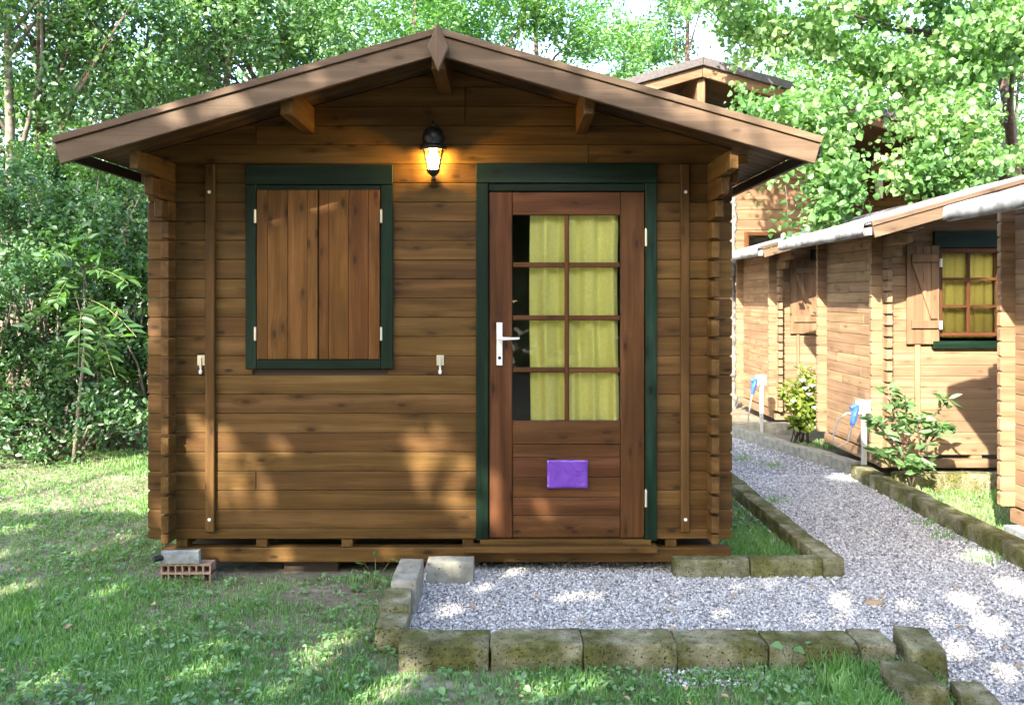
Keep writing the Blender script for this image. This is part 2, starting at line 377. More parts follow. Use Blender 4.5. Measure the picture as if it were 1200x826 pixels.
# ------------------------------------------------------------------ a gabled log cabin (walls and roof)
def gable_wall(root, rows, xl, xr, yf, yb, holes, ax, az_u, slope, mat, stub, cut=0.011, splits=()):
    """front or back wall log by log; xl, xr are the tips of the corner stubs"""
    for (z0, z1) in rows:
        segs = [(xl, xr)]
        for (hx0, hx1, hz0, hz1) in holes:
            if z0 >= hz0 - 0.012 and z1 <= hz1 + 0.012:
                segs = [s for a, b in segs for s in ((a, min(b, hx0)), (max(a, hx1), b)) if s[1] - s[0] > 0.02]
        for (sx, sz) in splits:
            if z0 < sz < z1: segs = [s for a, b in segs for s in (((a, sx - 0.001), (sx + 0.001, b)) if a < sx < b else ((a, b),))]
        for a, b in segs:
            cl = cut if a == xl else 0.0; cr = cut if b == xr else 0.0
            po = [(a + cl, z0 + 0.0006)] + [(b - cr, z0 + 0.0006)] + ([(b, z0 + cr), (b, z1 - cr)] if cr else []) + [(b - cr, z1 - 0.0006)] + [(a + cl, z1 - 0.0006)] + ([(a, z1 - cl), (a, z0 + cl)] if cl else [])
            po = clip_under(clip_under(po, lambda x: az_u - slope * (x - ax) - 0.002), lambda x: az_u + slope * (x - ax) - 0.002)
            if len(po) < 3: continue
            A = np.array(po)
            if np.ptp(A[:, 0]) < 0.03 or np.ptp(A[:, 1]) < 0.02: continue
            try: obj("log", prism(po, 1, yf, yb, 0.0038), mat, root)
            except Exception: pass
def side_wall(root, x, th, zs, y0, y1, fronts, mat, segs=1):
    first = {}
    for i, (z0, z1) in enumerate(zs):
        yf = fronts.get(len(zs) - 1 - i, y0)
        cuts = [yf] + ([yf + (y1 - yf) * random.uniform(0.25, 0.75)] if segs > 1 and random.random() < 0.75 else []) + [y1]
        for a, b in zip(cuts, cuts[1:]):
            mb_ = MB()
            if a == yf and z1 - z0 > 0.07:      # the stub in front of the wall is notched above and below
                prism([(x - th / 2, z0 + 0.009), (x + th / 2, z0 + 0.009), (x + th / 2, z1 - 0.009), (x - th / 2, z1 - 0.009)], 1, a, a + 0.085, 0.003, mb_); a += 0.0852
            obj("log", prism(octo(x - th / 2, x + th / 2, z0 + 0.0006, z1 - 0.0006, 0.005), 1, a + 0.0008, b - 0.0008, 0.004, mb_), mat, root)
def gable_roof(root, ax, az, slope, half, y0, y1, m_f, m_s, m_felt, eave_mat, eave_h, fascia_h=0.125, drip=0.03, boards=True, board_w=0.092):
    """board roof with felt on top, fascias and drip strips along the front gable, eave boards along the sides"""
    zt = lambda x: az - slope * abs(x - ax)
    for sg in (-1, 1):
        xe = ax + sg * half
        fp = [(ax + sg * 0.002, zt(ax)), (xe, zt(xe)), (xe, zt(xe) - 0.010), (ax + sg * 0.002, zt(ax) - 0.010)]
        obj("roofing_felt", prism(fp, 1, y0 + 0.012, y1 + 0.01, 0.002), m_felt, root)
        bp = [(ax + sg * 0.002, zt(ax) - 0.0115), (xe - sg * 0.012, zt(xe - sg * 0.012) - 0.0115), (xe - sg * 0.012, zt(xe - sg * 0.012) - 0.029), (ax + sg * 0.002, zt(ax) - 0.029)]
        if boards:
            n = int((y1 - y0 - 0.03) / board_w); f = None
            for k in range(n):
                ya = y0 + 0.028 + k * board_w
                if f is None: f = obj("roof_board", prism(bp, 1, ya, ya + board_w - 0.002, 0.003), m_s, root); f0 = world_loc(f)
                else: twin(f, f0 + Vector((0, k * board_w, 0)), root)
        else: obj("roof_board", prism(bp, 1, y0 + 0.028, y1, 0.003), m_s, root)
        # fascia and drip strip
        zf = lambda x: zt(x) + 0.004
        h1 = fascia_h
        obj("fascia", prism([(ax + sg * 0.001, zf(ax) - drip), (xe - sg * drip * slope, zf(xe) - drip), (xe - sg * h1 * slope, zf(xe) - h1), (ax + sg * 0.001, zf(ax) - h1)], 1, y0, y0 + 0.024, 0.003), m_f, root)
        obj("drip_strip", prism([(ax + sg * 0.001, zf(ax) + 0.004), (xe + sg * 0.004, zf(xe) + 0.003), (xe - sg * drip * slope, zf(xe) - drip + 0.002), (ax + sg * 0.001, zf(ax) - drip + 0.002)], 1, y0 - 0.012, y0 + 0.0105, 0.002), m_f, root)
        e0, e1 = sorted((xe - sg * 0.020, xe + sg * 0.004))
        obj("eave_board", prism([(e0, zt(xe) - 0.035 - eave_h), (e1, zt(xe) - 0.035 - eave_h), (e1, zt(xe) - 0.0315), (e0, zt(xe) - 0.0315)], 1, y0 + 0.03, y1 + 0.004, 0.003), eave_mat, root)

# ------------------------------------------------------------------ ground
def sheet(name, polys, z, mat, kind='structure'):
    mb = MB()
    for p in polys: mb.add([(x, y, z) for x, y in p], [tuple(range(len(p)))])
    o = obj(name, mb, mat); o['kind'] = kind; return o
sheet("ground", [[(-150, -150), (150, -150), (150, 150), (-150, 150)]], 0.0, M['soil'])
GR = [[(-0.46, 3.58), (1.66, 3.58), (1.66, 4.80), (-0.46, 4.80)],
      [(1.66, 1.2), (2.9, 1.2), (2.92, 7.2), (1.66, 7.2)],
      [(1.66, 7.2), (2.92, 7.2), (2.42, 9.2), (2.45, 13.0), (1.35, 13.0), (1.5, 9.2)]]
sheet("gravel_path", GR, 0.006, M['gravel_bed'])
sheet("gravel_bed", [[(2.98, 6.72), (4.6, 6.72), (4.6, 7.08), (2.98, 7.08)]], 0.008, M['gravel_bed'])

# ------------------------------------------------------------------ main cabin
YF = 4.65
fx = lambda p: (p - 596) / 215.0
fz = lambda p: 1.5 + (350 - p) / 215.0
AX, AZ, SL, HALF = -0.339, 2.785, 0.282, 1.84
YR = 4.08; YB = 6.25; YRB = 6.45
cab = thing("log_cabin", "brown log cabin with closed shutters and glazed door facing the gravel", "cabin", (AX, 5.4, 0), None)
PITCH = 0.10465
z_first = 0.246
rows = [(0.191, z_first)] + [(z_first + PITCH * k, z_first + PITCH * (k + 1)) for k in range(25)]
W_hole = (fx(296), fx(454), fz(440), fz(198)); D_hole = (fx(566), fx(761), 0.15, fz(198))
gable_wall(cab, rows, -1.967, 1.219, YF, YF + 0.044, [W_hole, D_hole], AX, AZ - 0.030, SL, M['log_x'], 0.1,
           splits=[(fx(545), fz(137)), (fx(545), fz(115)), (fx(300), fz(160)), (fx(300), fz(565)), (fx(690), fz(182))])
gable_wall(cab, rows, -1.967, 1.219, YB - 0.044, YB, [], AX, AZ - 0.030, SL, M['log_x'], 0.1)
zs = [(0.191 + PITCH * 0.5 + PITCH * k, 0.191 + PITCH * 0.5 + PITCH * (k + 1)) for k in range(20)]
zs = [(0.191, zs[0][0])] + [z for z in zs if z[1] < 2.33]
side_wall(cab, -1.832, 0.042, zs, YF - 0.105, YB + 0.1, {0: 4.17, 1: 4.34, 2: 4.46}, M['log_y'])
side_wall(cab, 1.103, 0.042, zs, YF - 0.105, YB + 0.1, {0: 4.17, 1: 4.34, 2: 4.46}, M['log_y'])
# corbels carrying the eaves outside the side walls
for sx, sg in ((-1.967, -1), (1.219, 1)):
    for dz, ext in ((2.13, 0.035), (2.232, 0.085)):
        a, b = sorted((sx, sx + sg * ext)); obj("corbel", box(a, b, YF, YF + 0.044, dz, dz + (0.1 if dz < 2.2 else 0.055), 0.005), M['log_x'], cab)
gable_roof(cab, AX, AZ, SL, HALF, YR, YRB, M['fascia_x'], M['soffit_x'], M['felt'], M['felt_edge'], 0.05)
zu = lambda x: AZ - SL * abs(x - AX) - 0.031
for px in (-1.085, 0.393):
    obj("purlin", prism([(px - 0.027, 2.395), (px + 0.027, 2.395), (px + 0.027, min(zu(px + 0.027), zu(px - 0.027))), (px - 0.027, min(zu(px + 0.027), zu(px - 0.027)))], 1, 4.15, YRB, 0.006), M['log_y'], cab)
obj("ridge_beam", prism([(AX - 0.034, 2.607), (AX + 0.034, 2.607), (AX + 0.034, zu(AX + 0.034)), (AX - 0.034, zu(AX + 0.034))], 1, 4.12, YRB, 0.006), M['log_y'], cab)
fy = lambda px, py: P(px, py, 4.06)
dp = [fy(513.5, 27), fy(526, 57), fy(514, 85), fy(501, 57)]
obj("finial", prism([(p[0], p[2]) for p in dp], 1, 4.038, 4.066, 0.005), M['fascia_z'], cab)
# floor, joists and beam under the wall
obj("floor", box(-1.80, 1.07, YF + 0.05, YB - 0.05, 0.191, 0.215), M['dark_in'], cab)
obj("added_dark_screen", box(-1.78, 1.05, 5.05, 5.07, 0.216, 2.2), M['dark_in'], cab)  # dark screen added so the room behind the glass looks black
obj("floor_beam", box(fx(190), fx(856), YF - 0.012, YF + 0.07, 0.068, 0.146, 0.005), M['log_x'], cab)
obj("floor_beam", box(fx(190), fx(856), YB - 0.07, YB, 0.068, 0.146, 0.005), M['log_x'], cab)
for px in (212, 306, 406, 548, 700, 786):
    obj("spacer_block", box(fx(px - 6), fx(px + 7), YF + 0.004, YF + 0.5, 0.148, 0.189, 0.003), M['log_y'], cab)
obj("added_shade_board", box(fx(196), fx(852), 4.92, 4.94, -0.01, 0.186), M['dark_in'], cab)  # added dark board, stands in for the shade under the floor
for yy in (5.2, 5.7): obj("floor_beam", box(fx(195), fx(850), yy, yy + 0.07, 0.06, 0.186, 0.004), M['log_x'], cab)
# upright battens
for a, b in ((242, 253), (797, 807)):
    bt = obj("batten", box(fx(a), fx(b), YF - 0.026, YF - 0.001, fz(622), fz(193), 0.004), M['log_z'], cab)
    for py in (226, 607): obj("screw", lathe([(0.003, 0), (0.009, 0.002), (0.009, 0.006)], 0, 0, 10), M['white'], bt)
for s in [o for o in bpy.data.objects if o.name.startswith("screw")]:
    pass
k = 0
for bt in [o for o in cab.children if o.name.startswith("batten")]:
    for s, py in zip(bt.children, (226, 607)):
        wl = world_loc(bt); s.rotation_euler = (math.radians(90), 0, 0)
        s.location = Vector((wl.x, YF - 0.029, fz(py))) - wl
# window surround
ws = obj("window_surround", box(fx(289), fx(461), YF - 0.022, YF - 0.001, fz(217), fz(194), 0.003), M['green_x'], cab)
obj("surround_board", box(fx(289), fx(301.5), YF - 0.021, YF - 0.001, fz(432), fz(217.3), 0.003), M['green_z'], ws)
obj("surround_board", box(fx(447), fx(461), YF - 0.021, YF - 0.001, fz(432), fz(217.3), 0.003), M['green_z'], ws)
obj("surround_board", box(fx(301.8), fx(446.7), YF - 0.020, YF - 0.001, fz(432), fz(421), 0.003), M['green_x'], ws)
obj("surround_board", box(fx(301.8), fx(446.7), YF - 0.014, YF + 0.03, fz(224), fz(217.5), 0.003), M['green_x'], ws)
obj("backing_board", box(fx(296), fx(454), YF + 0.012, YF + 0.03, fz(440), fz(218)), M['dark_in'], cab)
for xs in ((302.3, 315.2, 338.7, 361.3, 373.4), (374.9, 386.5, 409.5, 432.5, 445.8)):
    sh = None
    for a, b in zip(xs, xs[1:]):
        mb = box(fx(a) + 0.0006, fx(b) - 0.0006, YF - 0.024, YF - 0.003, fz(420.5), fz(223.5), 0.0022)
        if sh is None: sh = obj("shutter", mb, M['shut_z'], cab)
        else: obj("plank", mb, M['shut_z'], sh)
    edge = xs[0] if xs[0] < 350 else xs[-1]
    for py in (254, 391):
        e = -1 if edge < 350 else 1
        a, b = sorted((fx(edge) + e * 0.002, fx(edge) + e * 0.014))
        obj("hinge", box(a, b, YF - 0.031, YF - 0.016, fz(py + 8), fz(py - 8), 0.003), M['steel'], sh)
# shutter catches
for px in (236, 516):
    c = obj("shutter_catch", box(fx(px) - 0.020, fx(px) + 0.020, YF - 0.006, YF - 0.001, fz(428), fz(416), 0.001), M['steel'], cab)
    obj("catch_pin", lathe([(0.004, fz(428)), (0.006, fz(430)), (0.004, fz(433)), (0.009, fz(434)), (0.010, fz(436)), (0.006, fz(438))], fx(px), YF - 0.012, 10), M['white'], c)
    obj("catch_arm", box(fx(px) - 0.006, fx(px) + 0.005, YF - 0.018, YF - 0.006, fz(430), fz(419), 0.001), M['steel'], c)
# door surround
ds = obj("door_surround", box(fx(558), fx(769), YF - 0.024, YF - 0.001, fz(215), fz(192), 0.003), M['green_x'], cab)
obj("surround_board", box(fx(558), fx(572.3), YF - 0.023, YF - 0.001, fz(632), fz(215.3), 0.003), M['green_z'], ds)
obj("surround_board", box(fx(755.8), fx(769), YF - 0.023, YF - 0.001, fz(632), fz(215.3), 0.003), M['green_z'], ds)
obj("surround_board", box(fx(572.6), fx(755.5), YF - 0.012, YF + 0.04, fz(224.3), fz(215.5), 0.003), M['green_x'], ds)
for a, b in ((566, 572), (756, 761)): obj("jamb", box(fx(a), fx(b), YF + 0.001, YF + 0.055, fz(632), fz(200), 0.003), M['green_z'], ds)
# door
DY0, DY1 = YF - 0.006, YF + 0.036
door = obj("door", box(fx(573.3), fx(600.3), DY0, DY1, fz(629.5), fz(225.3), 0.003), M['door_z'], cab)
obj("stile", box(fx(727.2), fx(755), DY0, DY1, fz(629.5), fz(225.3), 0.003), M['door_z'], door)
obj("rail", box(fx(600.7), fx(726.8), DY0 + 0.001, DY1, fz(252), fz(225.5), 0.003), M['door_x'], door)
obj("rail", box(fx(600.7), fx(726.8), DY0 + 0.001, DY1, fz(520), fz(493), 0.003), M['door_x'], door)
for a, b in zip((520.4, 536.3, 559.6, 583, 604, ), (536.0, 559.3, 582.7, 603.7, 629.5)):
    obj("panel_board", box(fx(600.7), fx(726.8), DY0 + 0.005, DY1 - 0.005, fz(b), fz(a), 0.0035), M['door_x'], door)
obj("muntin", box(fx(661.8), fx(667), DY0 + 0.004, DY1 - 0.006, fz(492.7), fz(252.3), 0.004), M['door_z'], door)
for py in (310.5, 372.5, 433.5):
    for a, b in ((600.7, 661.5), (667.3, 726.8)):
        obj("muntin", box(fx(a), fx(b), DY0 + 0.005, DY1 - 0.007, fz(py + 2.9), fz(py - 2.9), 0.004), M['door_x'], door)
ys = (252.3, 307.4, 313.6, 369.4, 375.6, 430.4, 436.6, 492.7)
for i in range(4):
    for a, b in ((600.7, 661.5), (667.3, 726.8)):
        obj("glass_pane", box(fx(a), fx(b), YF + 0.012, YF + 0.016, fz(ys[2 * i + 1]), fz(ys[2 * i]), 0), M['glass'], door)
hp = obj("door_handle", box(fx(582), fx(588.8), DY0 - 0.011, DY0 - 0.0005, fz(428), fz(378), 0.003), M['white'], door)
# handle is itself a sub-part of the door: plate, lever and keyhole are joined into one body
mbh = box(fx(582), fx(588.8), DY0 - 0.010, DY0 - 0.0005, fz(428), fz(378), 0.003)
tube([(fx(585.4), DY0 - 0.008, fz(396.5)), (fx(585.4), DY0 - 0.045, fz(396.5)), (fx(588), DY0 - 0.052, fz(396.5)), (fx(600), DY0 - 0.052, fz(396.3)), (fx(608.5), DY0 - 0.050, fz(396))], [0.010, 0.010, 0.010, 0.007, 0.006], 8, mbh)
bpy.data.objects.remove(hp); obj("door_handle", mbh, M['white'], door)
obj("keyhole", lathe([(0.0095, 0), (0.0095, 0.003)], 0, 0, 12), M['black_metal'], door)
kh = [o for o in door.children if o.name.startswith("keyhole")][0]; kh.rotation_euler = (math.radians(90), 0, 0); kh.location = Vector((fx(585.4), DY0 - 0.0105, fz(419))) - world_loc(door)
for py in (279, 583):
    obj("hinge", lathe([(0.006, fz(py + 10)), (0.007, fz(py + 9)), (0.007, fz(py - 9)), (0.004, fz(py - 11))], fx(756.3), DY0 - 0.012, 8), M['steel'], door)
obj("door_sill", box(fx(545), fx(768), YF - 0.075, YF + 0.05, fz(643.5), fz(636.5), 0.004), M['log_x'], cab)
obj("door_sill", box(fx(563), fx(762), YF - 0.03, YF + 0.05, fz(636.2), fz(630.8), 0.002), M['log_x'], cab)
# curtain behind the glass
mb = MB(); n = 90; H = 14; c0, c1 = fx(621.5), fx(726); zt_, zb_ = fz(250), fz(500)
for j in range(H + 1):
    for i in range(n + 1):
        u = i / n; x = c0 + (c1 - c0) * u; g = 0.55 + 0.45 * (j / H)
        y = YF + 0.052 + g * (0.026 * math.sin(u * 25 + 0.5 * math.sin(j * 0.4)) + 0.006 * math.sin(u * 57 + 1.3)) + 0.003 * math.sin(j * 1.1 + u * 9)
        z = zt_ + (zb_ - zt_) * j / H + (0.006 * math.sin(u * 55) if j == 0 else 0)
        mb.v.append((x - 0.004 * math.sin(j * 0.3), y, z))
for j in range(H):
    for i in range(n):
        q = j * (n + 1) + i; mb.f.append((q, q + n + 1, q + n + 2, q + 1))
tag(obj("curtain", mb, M['curtain'], None, True), "yellow green curtain hanging behind the glazed door of the front cabin", "curtain")
# purple sleeve stuck on the door
mb = MB(); nx, nz = 14, 10
for j in range(nz + 1):
    for i in range(nx + 1):
        u, v = i / nx, j / nz
        lift = 0.004 * max(0, abs(u - 0.5) + abs(v - 0.5) - 0.62) * 6 + 0.0012 * math.sin(u * 7 + v * 5)
        mb.v.append((fx(641 + 47.5 * u), DY0 - 0.001 - abs(lift), fz(571.5 - 33 * v)))
for j in range(nz):
    for i in range(nx):
        q = j * (nx + 1) + i; mb.f.append((q, q + 1, q + nx + 2, q + nx + 1))
ps = obj("plastic_sleeve", mb, M['purple'], None, True); sm = ps.modifiers.new("thick", 'SOLIDIFY'); sm.thickness = 0.0012; sm.offset = 1
for u, v in ((0.02, 0.03), (0.98, 0.03), (0.03, 0.97), (0.97, 0.97)):
    pn = obj("pin", lathe([(0.0045, 0), (0.0045, 0.003), (0.002, 0.0045)], 0, 0, 8), M['black_metal'], ps); pn.rotation_euler = (math.radians(90), 0, 0); pn.location = Vector((fx(641 + 47.5 * u), DY0 - 0.005, fz(571.5 - 33 * v))) - world_loc(ps)
tag(ps, "blank purple plastic sheet tacked to the lower door panel", "sheet")

# wall lantern, lit
LX, LY = fx(510) - 0.002, YF - 0.095
def lz(p): return 1.5 + (350 - p) * LY / 1000
lamp = thing("wall_lantern", "lit black lantern hung on the cabin gable above the door", "lantern", (LX, YF, lz(176)))
S = LY / 1000
obj("cap", lathe([(0.065, lz(176)), (0.073, lz(175.5)), (0.073, lz(172)), (0.058, lz(171)), (0.052, lz(169)), (0.060, lz(165)), (0.060, lz(160)), (0.050, lz(154)), (0.032, lz(150.5)), (0.010, lz(149))], LX, LY, 16), M['black_metal'], lamp, True)
obj("top_knob", lathe([(0.006, lz(150)), (0.014, lz(147.5)), (0.012, lz(144.5)), (0.004, lz(142.5))], LX, LY, 10), M['black_metal'], lamp, True)
gl = MB(); n = 6
vs = []
for r, py in ((0.058, 176), (0.033, 199.5)):
    for k_ in range(n): a = math.pi * (2 * k_ + 1) / n; vs.append((LX + r * math.cos(a), LY + r * math.sin(a), lz(py)))
gl.add(vs, [(k_, (k_ + 1) % n, n + (k_ + 1) % n, n + k_) for k_ in range(n)])
obj("glass_shade", gl, M['lamp_glass'], lamp)
for k_ in range(n):
    obj("frame_bar", tube([vs[k_], vs[n + k_]], 0.0036, 5), M['black_metal'], lamp)
obj("bottom_cup", lathe([(0.004, lz(212.5)), (0.011, lz(211.5)), (0.010, lz(209)), (0.006, lz(207.8)), (0.014, lz(206)), (0.032, lz(202.5)), (0.036, lz(199.5))], LX, LY, 14), M['black_metal'], lamp, True)
obj("bulb", lathe([(0.016, lz(198)), (0.024, lz(196.5)), (0.025, lz(182)), (0.018, lz(178)), (0.010, lz(176.5))], LX, LY, 14), M['bulb'], lamp, True)
obj("wall_bracket", box(LX - 0.028, LX + 0.028, YF - 0.016, YF - 0.001, lz(172), lz(146), 0.004), M['black_metal'], lamp)
obj("bracket_arm", tube([(LX, YF - 0.01, lz(158)), (LX, YF - 0.05, lz(152)), (LX, LY, lz(153))], 0.010, 8), M['black_metal'], lamp)

# brick pier, concrete piece and pipe at the left corner of the cabin
d = 4.52
bx0, _, bz1 = P(188, 660.5, d); bx1 = P(247, 660, d)[0]
hb = thing("hollow_brick", "orange hollow brick propping the left corner of the cabin", "brick", ((bx0 + bx1) / 2, d + 0.1, 0))
mb = MB(); bz0 = -0.01; hm = (bz0 + bz1) / 2
for z in (bz0, hm - 0.004, bz1 - 0.012): box(bx0, bx1, d, d + 0.075, z, z + 0.012, 0.001, mb)
for i in range(8):
    x = bx0 + (bx1 - bx0 - 0.009) * i / 7; box(x, x + 0.009, d + 0.0015, d + 0.073, bz0 + 0.011, bz1 - 0.011, 0.001, mb)
box(bx0 + 0.005, bx1 - 0.005, d + 0.05, d + 0.06, bz0 + 0.01, bz1 - 0.01, 0.001, mb)
obj("brick_body", mb, M['terracotta'], hb)
cb = thing("concrete_shim", "grey concrete slab with a black pipe end, laid on the hollow brick", "concrete slab", ((bx0 + bx1) / 2, d + 0.1, bz1))
cz1 = P(0, 645.5, d - 0.02)[2]
obj("slab", prism([(bx0 + 0.01, bz1 + 0.001), (bx1 - 0.055, bz1 + 0.001), (bx1 - 0.06, cz1), (bx0 + 0.005, cz1 - 0.006)], 1, d - 0.01, d + 0.02, 0.004), M['concrete'], cb)
obj("pipe_end", tube([(bx0 - 0.022, d - 0.035, bz1 + 0.035), (bx0 + 0.03, d + 0.02, bz1 + 0.035)], 0.016, 12), M['rubber'], cb)
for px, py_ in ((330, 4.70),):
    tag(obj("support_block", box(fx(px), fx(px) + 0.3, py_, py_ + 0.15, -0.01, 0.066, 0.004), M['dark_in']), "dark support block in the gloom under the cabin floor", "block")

# ------------------------------------------------------------------ the row of cabins on the right
XS, XE, RX = 3.13, 2.70, 4.615
RP = 0.0935
def row_cabin(label, yf, yb, yr, yrb, holes=(), seg=2, eave_top=2.065, XS=XS):
    root = thing("row_cabin", label, "cabin", (RX, (yf + yb) / 2, 0), "log cabins standing in a row along the path")
    half = RX - XE; az = eave_top + SL * half
    r_ = [(0.2 + RP * k, 0.2 + RP * (k + 1)) for k in range(26)]
    xl, xr = XS - 0.112, 2 * RX - XS + 0.112
    gable_wall(root, r_, xl, xr, yf, yf + 0.042, holes, RX, az - 0.03, SL, M['row_x'], 0.1)
    gable_wall(root, r_, xl, xr, yb - 0.042, yb, (), RX, az - 0.03, SL, M['row_x'], 0.1)
    z_ = [(0.2, 0.2 + RP / 2)] + [(0.2 + RP * (k + 0.5), 0.2 + RP * (k + 1.5)) for k in range(30)]
    z_ = [z for z in z_ if z[1] < az - 0.03 - SL * (RX - XS)]
    for x in (XS, 2 * RX - XS): side_wall(root, x, 0.042, z_, yf - 0.10, yb + 0.09, {0: yr + 0.1, 1: yr + 0.3, 2: yr + 0.48}, M['row_y'], seg)
    gable_roof(root, RX, az, SL, half, yr, yrb, M['fascia_x'], M['soffit_x'], M['grey_felt'], M['eave_white'], 0.055, fascia_h=0.115)
    obj("floor", box(XS + 0.03, 2 * RX - XS - 0.03, yf + 0.05, yb - 0.05, 0.2, 0.22), M['dark_in'], root)
    obj("floor_beam", box(xl + 0.08, xr - 0.08, yf - 0.01, yf + 0.07, 0.095, 0.165, 0.004), M['row_x'], root)
    for i in range(6): x = XS + 0.1 + i * 0.62; obj("spacer_block", box(x, x + 0.09, yf + 0.002, yf + 0.4, 0.167, 0.198, 0.003), M['row_y'], root)
    for x in (XS, 2 * RX - XS): obj("floor_beam", box(x - 0.03, x + 0.03, yf + 0.08, yb, 0.10, 0.185, 0.004), M['row_y'], root)
    # bleached roof sheet folded over the left eave
    zt = lambda x: az - SL * abs(x - RX)
    for sg in (-1, 1):
        xe = RX + sg * half; n = 18; mb = MB(); h = 0.085
        for i in range(n + 1):
            y = yr + 0.10 + (yrb - yr - 0.08) * i / n; wv = 0.006 * math.sin(i * 1.7 + yf) + 0.005 * math.sin(i * 0.8)
            for dx, z in ((-0.22, zt(xe - sg * 0.22) + 0.006), (-0.02, zt(xe - sg * 0.02) + 0.008), (0.012, zt(xe) + 0.001), (0.018 + wv * 0.6, zt(xe) - h * 0.5), (0.014 + wv, zt(xe) - h + wv), (0.008 + wv, zt(xe) - h + wv), (0.0075, zt(xe) - 0.03)):
                mb.v.append((xe + sg * dx, y, z))
        for i in range(n):
            for q in range(6):
                a = i * 7 + q; mb.f.append((a, a + 1, a + 8, a + 7))
        s = obj("roof_sheet", mb, M['eave_white'], root, True)
    return root
def open_shutter(root, x0, x1, z0, z1, y, mat):
    sh = None; n = 4
    for i in range(n):
        a = x0 + (x1 - x0) * i / n; b = x0 + (x1 - x0) * (i + 1) / n
        mb = box(a + 0.001, b - 0.001, y - 0.020, y, z0, z1, 0.003)
        if sh is None: sh = obj("shutter", mb, mat, root)
        else: obj("plank", mb, mat, sh)
    w_ = x1 - x0; h = z1 - z0
    for c in (0.87, 0.20): obj("ledge", box(x0 + 0.12 * w_, x1 - 0.04 * w_, y - 0.040, y - 0.0205, z0 + h * c - 0.033, z0 + h * c + 0.033, 0.004), mat, sh)
    obj("brace", prism([(x0 + 0.13 * w_, z0 + h * 0.815), (x0 + 0.27 * w_, z0 + h * 0.815), (x0 + 0.92 * w_, z0 + h * 0.255), (x0 + 0.72 * w_, z0 + h * 0.255)], 1, y - 0.039, y - 0.0205, 0.004), mat, sh)
    for c in (0.83, 0.2): obj("hinge", box(x1 - 0.004, x1 + 0.012, y - 0.046, y - 0.015, z0 + h * c - 0.04, z0 + h * c + 0.03, 0.003), M['white'], sh)
    return sh
YBf = 7.10
bx = lambda p: (p - 596) * YBf / 1000
bz = lambda p: 1.5 + (350 - p) * YBf / 1000
cB = row_cabin("middle cabin of the row with an open shutter and small paned window", YBf, 8.38, 6.35, 8.47, holes=[(bx(1100), bx(1172), bz(400), bz(290))])
open_shutter(cB, bx(1060.5), bx(1098.5), bz(403), bz(288), YBf - 0.016, M['tan_z'])
obj("surround_board", box(bx(1093), bx(1180), YBf - 0.03, YBf - 0.001, bz(290.5), bz(271), 0.004), M['green_x'], cB)
wf = obj("window_frame", box(bx(1100.5), bx(1103.8), YBf - 0.012, YBf + 0.05, bz(394), bz(291), 0.003), M['door_z'], cB)
obj("stile", box(bx(1167), bx(1171), YBf - 0.012, YBf + 0.05, bz(394), bz(291), 0.003), M['door_z'], wf)
for a, b in ((291, 296.5), (389.5, 394)): obj("rail", box(bx(1104), bx(1166.8), YBf - 0.011, YBf + 0.05, bz(b), bz(a), 0.003), M['door_x'], wf)
obj("muntin", box(bx(1133.2), bx(1136.8), YBf - 0.006, YBf + 0.03, bz(389.3), bz(296.7), 0.003), M['door_z'], wf)
for py in (327, 359):
    for a, b in ((1104, 1133), (1137, 1166.8)): obj("muntin", box(bx(a), bx(b), YBf - 0.005, YBf + 0.03, bz(py + 1.6), bz(py - 1.6), 0.003), M['door_x'], wf)
for i in range(3):
    for a, b in ((1104, 1133), (1137, 1166.8)): obj("glass_pane", box(bx(a), bx(b), YBf + 0.010, YBf + 0.014, bz((325.4, 357.4, 389.3)[i]), bz((296.7, 328.6, 360.6)[i]), 0), M['glass'], wf)
obj("window_sill", box(bx(1091), bx(1180), YBf - 0.045, YBf - 0.001, bz(408), bz(399.5), 0.004), M['green_x'], cB)
obj("surround_board", box(bx(1096), bx(1100.2), YBf - 0.02, YBf - 0.001, bz(399), bz(291), 0.003), M['green_z'], cB)
obj("batten", box(bx(1071), bx(1077), YBf - 0.028, YBf - 0.001, bz(500), bz(404), 0.003), M['row_z'], cB)
mb = MB()
for j in range(9):
    for i in range(41):
        u = i / 40; mb.v.append((bx(1101) + (bx(1171) - bx(1101)) * u, YBf + 0.075 + 0.012 * math.sin(u * 38), bz(292) + (bz(396) - bz(292)) * j / 8))
for j in range(8):
    for i in range(40): q = j * 41 + i; mb.f.append((q, q + 41, q + 42, q + 1))
tag(obj("curtain", mb, M['curtain_far'], None, True), "olive curtain behind the six paned window of the middle row cabin", "curtain")
YA = 9.9
ax_ = lambda p: (p - 596) * YA / 1000
az_ = lambda p: 1.5 + (350 - p) * YA / 1000
cA = row_cabin("farthest cabin of the row, shutter closed under the low eave", YA, 11.34, 9.1, 11.45, eave_top=2.05)
open_shutter(cA, ax_(925), ax_(957.5), az_(391), az_(306), YA - 0.016, M['tan_z'])
obj("surround_board", box(ax_(950), ax_(985), YA - 0.03, YA - 0.001, az_(305), az_(293), 0.004), M['green_x'], cA)
obj("batten", box(ax_(933), ax_(936), YA - 0.028, YA - 0.001, az_(470), az_(392), 0.003), M['row_z'], cA)
cC = row_cabin("nearest cabin of the row, cut off by the right edge of the photo", 4.05, 5.38, 3.3, 5.25, eave_top=2.065, XS=3.19)
obj("foundation_block", box(XS - 0.06, XS + 0.1, 4.3, 5.3, -0.01, 0.099, 0.006), M['concrete'], cC)

